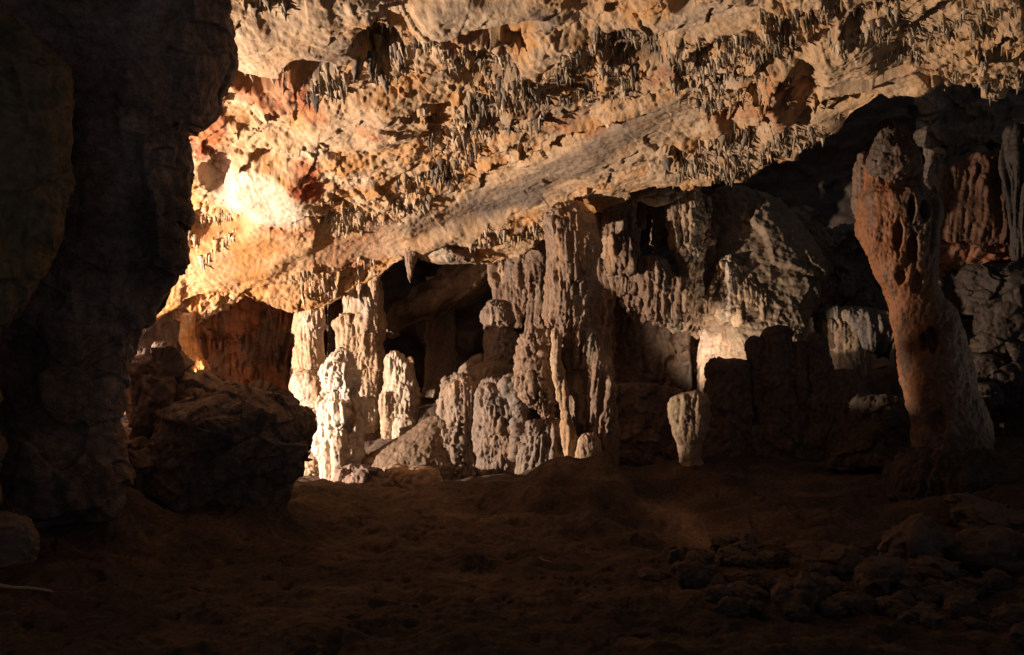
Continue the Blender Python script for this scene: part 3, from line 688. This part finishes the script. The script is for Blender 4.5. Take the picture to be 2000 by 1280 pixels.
# ------------------------------------------------------------------ curtains right of the tall column
def paint_c(p, c): return mixc(c, (.40, .24, .12), sstep(.1, .5, fbm(p * np.array([3, 3, .5]), 3, 740)) * .5)
RC = [
 ("flowstone_column", [(360, 1180, 1236), (420, 1182, 1240), (470, 1186, 1246), (520, 1190, 1246), (560, 1200, 1240), (580, 1206, 1236)], 14.4, dict(tip=15, drip=.1, tier=(.03, 1.6)), "ribbed hanging column just right of the tall column"),
 ("drapery", [(415, 1152, 1186), (450, 1156, 1196), (560, 1164, 1200), (660, 1170, 1200), (700, 1176, 1196)], 14.7, dict(tip=30, drip=.25), "dark drapery in the shade of the tall column's right side"),
 ("drapery", [(460, 1186, 1232), (475, 1182, 1240), (500, 1182, 1240), (540, 1186, 1234)], 14.2, dict(dome=8, tip=15, drip=.12), "short stepped drapery on the front of the ribbed hanging column"),
 ("flowstone_bulge", [(500, 1256, 1296), (510, 1246, 1302), (540, 1246, 1310), (570, 1250, 1310), (600, 1262, 1306), (640, 1274, 1300)], 14.3, dict(dome=12, tip=25, drip=.2, tier=(.03, 2)), "rounded flowstone bulb with dripping lower edge"),
 ("drapery", [(530, 1200, 1262), (560, 1205, 1300), (590, 1214, 1290), (620, 1230, 1262), (636, 1240, 1256)], 14.7, dict(dome=10, tip=25, drip=.25), "ragged hanging drapery below the ribbed hanging column"),
 ("drapery", [(540, 1296, 1346), (560, 1290, 1350), (600, 1294, 1350), (640, 1300, 1346)], 14.3, dict(dome=10, tip=25, drip=.25), "lumpy dripping drapery right of the rounded flowstone bulb"),
 ("stalactite", [(395, 1268, 1286), (420, 1270, 1290), (470, 1278, 1292), (500, 1284, 1292), (525, 1288, 1292)], 14.9, dict(tip=30), "slender stalactite in the dark gap between the hanging columns"),
 ("stalactite", [(380, 1244, 1264), (420, 1246, 1262), (450, 1250, 1258)], 15.0, dict(tip=25), "short dark stalactite at the left of the dark gap"),
 ("flowstone_column", [(370, 1302, 1368), (400, 1302, 1372), (440, 1306, 1374), (480, 1312, 1372), (520, 1322, 1372), (560, 1334, 1374), (600, 1342, 1376), (660, 1350, 1376)], 14.5, dict(tip=30, drip=.1, tier=(.03, 1.2)), "long tapering flowstone column right of the dark gap"),
 ("flowstone_column", [(380, 1352, 1378), (410, 1356, 1384), (470, 1362, 1394), (510, 1366, 1402), (560, 1362, 1406), (640, 1366, 1410)], 14.7, dict(tip=15, lump=(.07, 3)), "lumpy flowstone column leaning against the inclined slab"),
]
for k, (nm, rows, Y, kw, lb) in enumerate(RC):
    hang = RCO if k == 2 else None
    a = dict(dr=.6, flute=(.06, 11, .05), lump=(.05, 2.6)); a.update(kw)
    ro = spel(nm if hang is None else "stepped_drapery", rows, Y, M_CALC, (BROWN, TAN, (.33, .26, .19)), seed=150 + k, paint=paint_c, parent=hang, label=lb if hang is None else None, cat={"flowstone_column": "column", "flowstone_bulge": "flowstone"}.get(nm, nm), **a)
    if k == 0: RCO = ro
spel("rock_ledge", [(366, 1290, 1320), (375, 1240, 1330), (392, 1240, 1320), (405, 1260, 1300)], 14.2, M_CALC, (TAN, BROWN, CREAM), dr=.7, dome=6, tip=8, flute=(.01, 8, .3), facet=(.06, 3), lump=(.03, 2.4), seed=165, label="pointed rock ledge across the top of the dark gap", cat="rock")
# wall under the draperies
spel("rock_wall", [(580, 1150, 1400), (620, 1150, 1410), (680, 1150, 1400), (720, 1150, 1390), (780, 1150, 1400), (950, 1150, 1420)], 15.2, M_ROCK, (BROWN, (.20, .14, .10), GREY), dr=.25, dome=10, flute=(.09, 5, .2), facet=(.05, 1.8), lump=(.14, 1.4), seed=166, label="rough shadowed rock wall below the hanging draperies", cat="rock wall")
def paint_casc(p, c):
    c = mixc(c, (.62, .44, .32), .6 * np.ones(len(p)))
    return mixc(c, (.46, .19, .09), sstep(.1, .45, fbm(p * np.array([3, 3, .6]), 4, 745)) * .6)
t = thing("flowstone_cascade", "pale pinkish flowstone cascade with dripping cap above the dark stumps", "flowstone", P(1440, 730, 14.7))
spel("curtain", [(560, 1380, 1480), (600, 1372, 1500), (640, 1368, 1500), (690, 1366, 1490), (740, 1366, 1470), (800, 1366, 1460)], 14.7, M_CALC, (TAN, CREAM, BROWN), dr=.25, dome=20, flute=(.025, 10, .04), lump=(.06, 1.8), seed=171, paint=paint_casc, parent=t)
spel("cap", [(498, 1412, 1432), (520, 1402, 1452), (550, 1396, 1478), (570, 1380, 1502), (595, 1372, 1508), (615, 1376, 1500), (630, 1380, 1490)], 14.5, M_CALC, (TAN, BROWN, CREAM), dr=.35, dome=20, tip=18, drip=.22, flute=(.055, 10, .07), lump=(.05, 2.8), seed=172, parent=t, paint=paint_c)
spel("flowstone_lobe", [(592, 1520, 1550), (604, 1506, 1572), (630, 1502, 1580), (660, 1508, 1582), (720, 1510, 1585)], 14.7, M_CALC, (TAN, CREAM, BROWN), dr=.6, dome=14, flute=(.035, 9, .08), lump=(.05, 2.6), seed=173, label="small pale flowstone lobe right of the cascade", cat="flowstone")
t = thing("flowstone_curtain", "grey-tan flowstone curtain with black gap behind the leaning column", "flowstone", P(1660, 790, 14.7))
spel("cap", [(600, 1600, 1690), (612, 1592, 1760), (640, 1592, 1775), (665, 1604, 1770), (690, 1620, 1765)], 14.9, M_CALC, (GREY, TAN, BROWN), dr=.5, dome=12, tip=15, drip=.2, flute=(.04, 7, .12), lump=(.06, 2), seed=174, parent=t)
spel("sheet", [(620, 1606, 1660), (660, 1612, 1690), (700, 1622, 1694), (740, 1640, 1696), (790, 1660, 1700), (850, 1650, 1704)], 14.7, M_CALC, (TAN, GREY, BROWN), dr=.5, dome=20, flute=(.035, 9, .05), lump=(.05, 2), seed=175, parent=t)
spel("sheet", [(640, 1738, 1775), (700, 1740, 1775), (780, 1742, 1775), (850, 1736, 1778)], 14.7, M_CALC, (GREY, BROWN, BLACK), dr=.5, dome=20, flute=(.035, 9, .05), lump=(.05, 2), seed=176, parent=t)

# inclined slab behind and the wall of the void
boulder("rock_slab", [(362, 1395, 1460), (390, 1375, 1512), (430, 1368, 1550), (470, 1368, 1582), (510, 1370, 1602), (560, 1380, 1594), (600, 1390, 1575), (640, 1400, 1555), (690, 1420, 1540)], 15.1, "huge inclined brown rock slab below the black void", 181, M_CEIL,
        ((.27, .195, .13), (.21, .15, .10), (.32, .24, .165)), dome=10, dr=.40, facet=(.12, .75), lump=(.06, .9), fine=(.020, 11), flute=(.012, 6, .6), lean=-.6)
boulder("boulder", [(400, 1540, 1560), (415, 1530, 1590), (440, 1540, 1610), (470, 1560, 1625), (540, 1560, 1630), (620, 1540, 1620)], 15.7, "angular brown boulder on the right shoulder of the inclined slab", 182, pal=(BROWN, GREY, RUST), facet=(.14, 2))
boulder("boulder", [(440, 1640, 1660), (470, 1610, 1690), (540, 1590, 1720), (600, 1560, 1760), (700, 1560, 1780)], 16.2, "dark rubble boulder left of the leaning column", 183, pal=(GREY, DARK, BLACK), facet=(.16, 1.8), flute=(.05, 5, .3))

# ------------------------------------------------------------------ dark stumps
ST = [([(700, 1400, 1450), (706, 1386, 1460), (730, 1378, 1462), (800, 1376, 1464), (880, 1376, 1470), (930, 1370, 1480)], 13.3, "wide dark flat-topped stump below the pink cascade"),
      ([(656, 1462, 1484), (664, 1456, 1490), (690, 1458, 1492), (720, 1466, 1494), (800, 1466, 1500)], 13.3, "small dark knob with a lit left edge on the stumps"),
      ([(636, 1508, 1534), (642, 1496, 1544), (680, 1492, 1548), (760, 1482, 1552), (880, 1470, 1560), (930, 1470, 1560)], 13.3, "tallest dark stump with a flat top"),
      ([(666, 1546, 1570), (672, 1542, 1576), (740, 1540, 1580), (880, 1536, 1590), (930, 1536, 1590)], 13.3, "narrow dark stump between two taller stumps"),
      ([(652, 1578, 1606), (660, 1574, 1612), (700, 1574, 1618), (760, 1566, 1626), (880, 1560, 1640), (930, 1560, 1640)], 13.3, "square-topped dark stump right of the tallest stump"),
      ([(722, 1620, 1650), (735, 1612, 1676), (770, 1604, 1700), (820, 1600, 1720), (890, 1590, 1730), (930, 1590, 1730)], 13.3, "sloping dark stump mass left of the leaning column")]
for k, (rows, Y, lb) in enumerate(ST):
    boulder("stalagmite_stump", rows, Y, lb, 190 + k, M_WET, (DARK, (.11, .08, .065), (.18, .11, .07)), "stalagmite", facet=(.03, 2.5), lump=(.05, 3), dome=14, flute=(.04, 7, .12), dr=.8, group="dark broken stumps before the flowstone")
spel("stalagmite_stump", [(762, 1360, 1370), (770, 1320, 1380), (785, 1306, 1382), (810, 1304, 1382), (840, 1312, 1378), (870, 1322, 1368), (900, 1324, 1368), (930, 1308, 1384)], 12.2, M_CALC, (BROWN, TAN, (.33, .25, .15)), dr=.8, dome=10, flute=(.02, 8, .12), lump=(.05, 2.4), pop2=(.01, 24), seed=197,
     label="tooth-shaped pale stump narrowing towards its foot", cat="stalagmite")
boulder("rock_shelf", [(748, 1215, 1300), (765, 1200, 1330), (800, 1200, 1340), (860, 1200, 1350), (930, 1200, 1380)], 13.9, "dark rock shelf behind the tooth-shaped stump", 198, dr=.3, facet=(.10, 2))
boulder("rock_mass", [(800, 1380, 1600), (840, 1370, 1700), (880, 1370, 1720), (940, 1370, 1740)], 13.6, "low dark rock mass behind the stumps", 199, dr=.4, facet=(.10, 2))

# ------------------------------------------------------------------ leaning column on the right
def paint_lean(p, c):
    sc = 10.7 / F
    px = p[:, 0] / sc + 1000; py = HZ - (p[:, 2] - EYE) / sc
    cl = np.interp(py, [230, 400, 560, 700, 800, 880], [1760, 1760, 1800, 1830, 1850, 1850])
    m = sstep(30, -50, px - cl + 45 * fbm(p * 2.5, 4, 750))
    c = mixc(c, (.24, .088, .030), m * .9 * sstep(850, 760, py))
    c = mixc(c, (.07, .05, .04), sstep(.15, .45, fbm(p * np.array([5, 5, 1.2]), 4, 757)) * .6)
    return mixc(c, (.30, .22, .155), sstep(.15, .5, fbm(p * 4, 4, 755)) * .3)
t = thing("column", "massive leaning orange-brown column standing at the right", "column", P(1850, 890, 10.7))
spel("shaft", [(236, 1724, 1756), (255, 1716, 1772), (285, 1708, 1782), (310, 1702, 1788), (350, 1694, 1794), (375, 1686, 1808), (388, 1674, 1828), (420, 1674, 1830), (460, 1680, 1828), (500, 1692, 1824), (540, 1710, 1826), (580, 1728, 1846), (610, 1738, 1870), (650, 1742, 1890), (700, 1758, 1898), (750, 1764, 1902), (790, 1768, 1916), (830, 1784, 1930), (870, 1790, 1936), (930, 1776, 1956), (975, 1770, 1965)], 10.7, M_WET, ((.16, .105, .07), (.24, .165, .115), (.12, .08, .055)), dr=.75, dome=20,
     flute=(.016, 5, .16), lump=(.08, 1.6), fine=(.009, 22), seed=201, parent=t, paint=paint_lean,
     holes=[(1755, 420, 8, 28, .12), (1782, 418, 10, 24, .14), (1808, 418, 8, 26, .14), (1735, 470, 9, 36, .10), (1762, 490, 10, 26, .10), (1800, 470, 6, 40, .08), (1745, 545, 10, 18, .06), (1785, 668, 8, 18, .14), (1802, 664, 10, 24, .16), (1772, 560, 12, 20, .05), (1815, 820, 14, 30, .10), (1760, 330, 16, 30, .05)])
spel("knob", [(228, 1722, 1750), (244, 1712, 1766), (270, 1706, 1780), (300, 1700, 1792), (335, 1698, 1798), (365, 1704, 1792)], 10.55, M_WET, ((.15, .085, .055), (.10, .065, .045), (.20, .09, .04)), dr=.7, dome=14, tip=40, flute=(.015, 7, .15), lump=(.06, 2.4), facet=(.02, 4), seed=207, parent=t)
spel("fin", [(296, 1680, 1696), (310, 1674, 1700), (345, 1668, 1700), (400, 1666, 1704), (430, 1676, 1704), (450, 1684, 1700)], 10.85, M_WET, ((.16, .095, .06), (.20, .09, .04), (.11, .08, .06)), dr=1.0, dome=10, tip=15, flute=(.02, 9, .12), pop=(.02, 14), lump=(.04, 3), seed=202, parent=t)
spel("hood", [(290, 1770, 1786), (304, 1774, 1798), (330, 1780, 1804), (360, 1784, 1806), (390, 1790, 1804)], 10.55, M_WET, ((.16, .105, .07), (.20, .14, .10), (.11, .08, .06)), dr=.8, dome=12, tip=20, flute=(.02, 9, .1), lump=(.03, 3), seed=203, parent=t)
spel("foot", [(862, 1806, 1880), (888, 1778, 1945), (930, 1740, 1985), (975, 1735, 1990)], 10.65, M_ROCK, ((.085, .06, .045), (.07, .05, .04), (.12, .08, .055)), dr=.7, dome=20, flute=(.04, 6, .2), lump=(.08, 2), pop=(.02, 12), seed=204, parent=t)
boulder("boulder", [(768, 1690, 1740), (780, 1674, 1766), (810, 1666, 1786), (850, 1664, 1790), (910, 1660, 1800)], 11.9, "rough rounded boulder left of the leaning column's foot", 205, pal=((.085, .06, .045), (.11, .075, .055), (.06, .045, .035)), pop=(.03, 10), facet=(.05, 3))
boulder("boulder", [(850, 1632, 1650), (860, 1622, 1680), (885, 1620, 1690), (920, 1620, 1700)], 12.0, "small pitted rock beside the rough rounded boulder", 206, pal=((.085, .06, .045), (.11, .075, .055), (.06, .045, .035)), pop=(.03, 12), dome=6)

# right wall
def paint_rw(p, c): return mixc(c, (.20, .155, .13), sstep(0, .4, fbm(p * np.array([3, 3, 8]), 4, 760)) * .7)
spel("rock_wall", [(140, 1790, 2300), (200, 1800, 2300), (240, 1800, 2300), (320, 1806, 2300), (390, 1810, 2300), (450, 1800, 2300), (520, 1800, 2300), (620, 1790, 2300), (900, 1780, 2300)], 14.6, M_WET, ((.12, .088, .068), (.09, .065, .05), (.15, .105, .07)), dr=.22, flute=(.05, 4, .35), facet=(.16, 1.3), lump=(.14, 1.2), seed=211, paint=paint_rw,
     label="dim wrinkled grey rock wall behind the leaning column", cat="rock wall")
spel("drapery", [(300, 1880, 1970), (330, 1850, 1980), (400, 1830, 1984), (450, 1828, 1984), (470, 1832, 1978), (482, 1840, 1975)], 13.6, M_WET, ((.14, .065, .035), (.10, .065, .045), (.11, .082, .064)), dr=.35, dome=30, tip=10, drip=.06, flute=(.06, 6, .04), lump=(.06, 1.8), seed=212, label="rust-coloured ribbed drapery to the right of the leaning column", cat="drapery")
spel("drapery", [(240, 1960, 2060), (300, 1958, 2060), (400, 1966, 2060), (500, 1980, 2060), (520, 1985, 2060)], 13.2, M_WET, ((.055, .038, .028), (.042, .030, .023), (.07, .048, .034)), dr=.4, dome=20, tip=20, drip=.1, flute=(.07, 5, .03), lump=(.06, 1.8), seed=213, label="dark ribbed drapery at the right edge", cat="drapery")
boulder("boulder", [(474, 1836, 1970), (482, 1830, 1982), (510, 1828, 1980), (535, 1830, 1930), (550, 1835, 1880)], 13.7, "reddish broken block under the rust-coloured drapery", 214, M_WET, (RUST, (.26, .10, .06), BROWN), facet=(.09, 3.5), dome=4, dr=.4)
for k, (rows, Y, lb) in enumerate([([(520, 1870, 1960), (540, 1850, 2040), (580, 1850, 2060), (620, 1860, 2060)], 13.5, "broad dark ledge rock below the reddish block"),
        ([(585, 1930, 1980), (600, 1915, 2000), (640, 1908, 2020), (690, 1905, 2020), (720, 1910, 2010)], 13.2, "glinting dark rock stacked at the right edge"),
        ([(690, 1905, 1950), (705, 1895, 1975), (740, 1892, 1985), (770, 1900, 1980), (800, 1900, 1980)], 13.0, "rough mottled rock in the middle of the right stack"),
        ([(748, 1905, 1940), (756, 1900, 1952), (775, 1902, 1955), (800, 1910, 1950)], 12.6, "small pale stone tucked behind the leaning column's foot"),
        ([(640, 1980, 2020), (660, 1970, 2060), (760, 1960, 2080), (860, 1950, 2080), (920, 1950, 2080)], 13.4, "tall dark rock at the lower right edge of the cave wall")]):
    boulder("boulder", rows, Y, lb, 220 + k, M_WET, ((.060, .041, .030), (.080, .053, .038), (.040, .028, .022)), facet=(.12, 2.0), dome=7)

# ------------------------------------------------------------------ stalactites on the ceiling
rng = random.Random(5)
def inpoly(x, y, poly):
    r = False; j = len(poly) - 1
    for i in range(len(poly)):
        (xi, yi), (xj, yj) = poly[i], poly[j]
        if (yi > y) != (yj > y) and x < (xj - xi) * (y - yi) / (yj - yi) + xi: r = not r
        j = i
    return r
def icicle(seed, n=9, m=12):
    """unit stalactite: hangs from z=0 to z=-1, radius about .5"""
    r = np.random.RandomState(seed)
    V = []; ph = r.uniform(0, 6.28, 3); bend = r.uniform(-.12, .12, 2)
    fl = r.uniform(.35, 1.0)
    for i in range(m):
        t = i / (m - 1)
        rad = .5 * (1 - t) ** r.uniform(.55, .9) * (1 + .18 * math.sin(t * 11 + ph[0]) + r.uniform(-.08, .08)) * (1 - .15 * t)
        if i == 0: rad *= 1.5
        if i == 1: rad *= 1.15
        rad = max(rad, .035)
        for j in range(n):
            a = 2 * math.pi * j / n
            rr = rad * (1 + .22 * math.sin(3 * a + ph[1]) + .12 * math.sin(5 * a + ph[2]))
            V.append((rr * math.cos(a) + bend[0] * t * t * 2, rr * fl * math.sin(a) + bend[1] * t * t * 2, -t + (.25 if i == 0 else 0)))
    V = np.array(V)
    return V, grid_quads(m, n, True)
PALS = [TAN, (.42, .32, .21), (.56, .44, .30), (.48, .30, .14), (.34, .27, .19)]
PALD = [(.19, .148, .11), (.12, .095, .075), (.25, .19, .13), (.33, .25, .165), (.15, .115, .09)]
ICI = [icicle(k) for k in range(12)]
protos = {}
for dark in (0, 1):
    for k in range(12):
        V, Q = ICI[k]
        pal = PALD if dark else PALS
        cc = np.tile(np.array(pal[k % 5], np.float32), (len(V), 1)) * np.random.RandomState(k).uniform(.8, 1.2, (len(V), 1))
        protos[dark, k] = raw_mesh("stalactite", V, Q, cc, M_CALC)

SV, SQ, SCc, off = [], [], [], 0
def put(px, py, Lpx, dark):
    pos = on_ceiling(px, py)
    sc = pos[1] / F
    return pos, Lpx * sc
for zi, (poly, nb, ns, (l0, l1), dk, lb) in enumerate(ZONES):
    xs_ = [a for a, b in poly]; ys_ = [b for a, b in poly]
    l1 *= .78; l0 *= .78
    n = 0
    ns = int(ns * 2.3)
    cl = [(rng.uniform(min(xs_), max(xs_)), rng.uniform(min(ys_), max(ys_)), rng.uniform(.6, 1.6)) for _ in range(max(6, (nb + ns) // 8))]
    while n < nb + ns:
        cc_ = rng.choice(cl)
        px = rng.gauss(cc_[0], 15); py = rng.gauss(cc_[1], 5) - .25 * (px - cc_[0])
        if not inpoly(px, py, poly): continue
        big = n < nb
        n += 1
        dark = 1 if rng.random() < dk else 0
        L = rng.uniform(.5, 1.0) ** 1.5 * l1 * .9 if big else l1 * min(.8, cc_[2] * math.exp(rng.gauss(-1.3, .5)))
        pos, Lm = put(px, py, L, dark)
        wd = Lm * rng.uniform(.30, .55) * (1.7 if rng.random() < .2 else 1)
        k = rng.randrange(12)
        rz = rng.uniform(0, 6.28)
        if big:
            o = bpy.data.objects.new("stalactite", protos[dark, k])
            o.location = (pos[0], pos[1], pos[2] + .01)
            o.scale = (wd, wd, Lm)
            o.rotation_euler = (rng.uniform(-.1, .1), rng.uniform(-.1, .1), rz)
            COL.objects.link(o)
            tag(o, lb, "stalactite", "stalactites: " + lb.split(" in the ")[-1].split(" near ")[-1][:40])
        else:
            V, Q = ICI[k]
            c_, s_ = math.cos(rz), math.sin(rz)
            W_ = np.stack([(V[:, 0] * c_ - V[:, 1] * s_) * wd + pos[0] + V[:, 2] * Lm * rng.uniform(-.1, .1), (V[:, 0] * s_ + V[:, 1] * c_) * wd + pos[1], V[:, 2] * Lm + pos[2] + .01], 1)
            SV.append(W_); SQ.append(Q + off); off += len(V)
            cb = np.array((PALD if dark else PALS)[rng.randrange(5)], np.float32)
            SCc.append(np.tile(cb, (len(V), 1)) * rng.uniform(.8, 1.2))
o = link("small_stalactites", raw_mesh("small_stalactites", np.concatenate(SV), np.concatenate(SQ), np.concatenate(SCc), M_CALC))
tag(o, "countless tiny stalactites bristling all over the cave ceiling", "stalactites", kind="stuff")

# ------------------------------------------------------------------ loose rocks on the floor
def stone(seed, sub=5):
    bm = bmesh.new(); bmesh.ops.create_icosphere(bm, subdivisions=sub, radius=1.0)
    V = np.array([v.co[:] for v in bm.verts]); T = np.array([[v.index for v in f.verts] for f in bm.faces]); bm.free()
    n = V / np.linalg.norm(V, axis=1)[:, None]
    d = .16 * fbm(V * .9, 3, seed) + .42 * worley(V * 1.0, seed)[1] + .12 * worley(V * 2.6, seed + 3)[1] + .03 * fbm(V * 6, 3, seed + 5)
    V = n * (1 + d)[:, None]
    cc = colour(V, DARK, (.20, .135, .10), (.11, .08, .07), seed, 1.2)
    return raw_mesh("stone", V, np.zeros((0, 4), np.int32), cc, M_ROCK, tris=T)
STN = [stone(s_) for s_ in (3, 8, 14, 22, 27, 35)]
def place_stone(px, py, w_px, h_ratio, label, group=None, name="boulder", cat="rock", Yd=None):
    # find where the pixel ray meets the floor
    Ys = np.linspace(4.5, 13.5, 400)
    zs = EYE + (HZ - py) / F * Ys
    xs_ = (px - 1000) / F * Ys
    fz = floor_z(xs_, Ys)
    hit = np.where(zs <= fz)[0]
    Yh = Ys[hit[0]] if len(hit) else 9.0
    X = (px - 1000) / F * Yh
    wm = w_px / F * Yh / 2
    o = bpy.data.objects.new(name, STN[rng.randrange(6)])
    h = wm * h_ratio
    o.location = (X, Yh + wm * .3, float(floor_z(X, Yh)[0]) + h * .45)
    o.scale = (wm, wm * rng.uniform(.7, 1.0), h)
    o.rotation_euler = (rng.uniform(-.2, .2), rng.uniform(-.2, .2), rng.uniform(0, 6.28))
    COL.objects.link(o)
    return tag(o, label, cat, group)
NAMED = [(1940, 1030, 130, .45, "flat pale rock at the right edge above the rubble"), (1900, 1000, 90, .5, "rounded rock behind the flat pale rock"), (1880, 960, 110, .6, "lumpy rock on the bank below the leaning column"),
 (1790, 1110, 170, .7, "large rounded half-buried rock left of the black hollow"), (1930, 1110, 150, .7, "large round boulder at the right edge of the rubble"), (1990, 1110, 110, .8, "big dark boulder at the extreme right edge"),
 (1730, 1150, 130, .55, "low pale-topped rock at the head of the rubble"), (1830, 1130, 110, .45, "flat-topped pale rock in front of the large round boulder"), (1560, 1190, 110, .7, "darkest block at the near edge of the rubble"),
 (1460, 1180, 100, .5, "flat wide rock at the rubble's left end"), (1350, 1110, 80, .7, "squat rock at the left end of the upper rubble"), (1450, 1075, 70, .6, "rounded rock on top of the upper rubble"), (1640, 1120, 120, .55, "broad smooth rock between the upper and lower rubble"),
 (1280, 1135, 60, .4, "small isolated rock left of the rubble")]
for (a, b_, c_, d_, lb) in NAMED: place_stone(a, b_, c_, d_, lb)
poly1 = [(1300, 1120), (1420, 1080), (1520, 1110), (1560, 1140), (1480, 1160), (1330, 1140)]
poly2 = [(1370, 1180), (1480, 1160), (1600, 1130), (1760, 1120), (2020, 1140), (2020, 1260), (1800, 1230), (1600, 1210), (1400, 1210)]
for poly, n_, g in ((poly1, 22, "stones in the upper heap of rubble"), (poly2, 62, "stones in the lower spread of rubble")):
    i = 0
    while i < n_:
        a = rng.uniform(1290, 2030); b_ = rng.uniform(1070, 1265)
        if not inpoly(a, b_, poly): continue
        i += 1
        place_stone(a, b_, rng.uniform(28, 75), rng.uniform(.5, .85), {"s": "dark loose stone lying in the " + g.split(" in the ")[1]}["s"] + " on the right", g, "stone", "stone")
for i in range(150):
    a = rng.uniform(0, 2000); b_ = rng.uniform(1000, 1275)
    o = place_stone(a, b_, rng.uniform(3, 6) * (2.2 if rng.random() < .15 else 1), .6, "tiny pebble scattered on the dark earth floor", "pebbles on the earth floor", "pebble", "pebble")

# sticks
def stick(px0, py0, px1, py1, rad, name, label):
    def hit(px, py):
        Ys = np.linspace(4.5, 13.5, 600); fz = floor_z((px - 1000) / F * Ys, Ys); zs = EYE + (HZ - py) / F * Ys
        i = np.where(zs <= fz)[0]; Yh = Ys[i[0]] if len(i) else 9
        return np.array([(px - 1000) / F * Yh, Yh, float(floor_z((px - 1000) / F * Yh, Yh)[0]) + rad + .02])
    a, b = hit(px0, py0), hit(px1, py1)
    m, n = 24, 8
    d = b - a; s1 = np.cross(d, (0, 0, 1)); s1 /= np.linalg.norm(s1); s2 = np.cross(s1, d); s2 /= np.linalg.norm(s2)
    V = []
    for i in range(m):
        t = i / (m - 1)
        cpt = a + d * t + s1 * rad * .7 * math.sin(t * 4.3) + s2 * rad * .4 * math.sin(t * 9 + 1)
        r = rad * (1.1 - .45 * t) * (1 + .15 * math.sin(t * 23)) * (.15 if i in (0, m - 1) else 1)
        for j in range(n):
            th = 2 * math.pi * j / n
            V.append(cpt + r * (math.cos(th) * s1 + math.sin(th) * s2))
    V = np.array(V); org = V.mean(0)
    me = raw_mesh(name, V - org, grid_quads(m, n, True), np.tile(np.array((.50, .40, .30), np.float32), (len(V), 1)), M_WOOD)
    tag(link(name, me, None, org), label, "stick")
stick(-40, 1148, 104, 1166, .013, "stick", "pale dry stick lying on the floor at the left edge")
stick(1054, 1098, 1077, 1106, .006, "twig", "tiny pale twig lying below the earth mound")
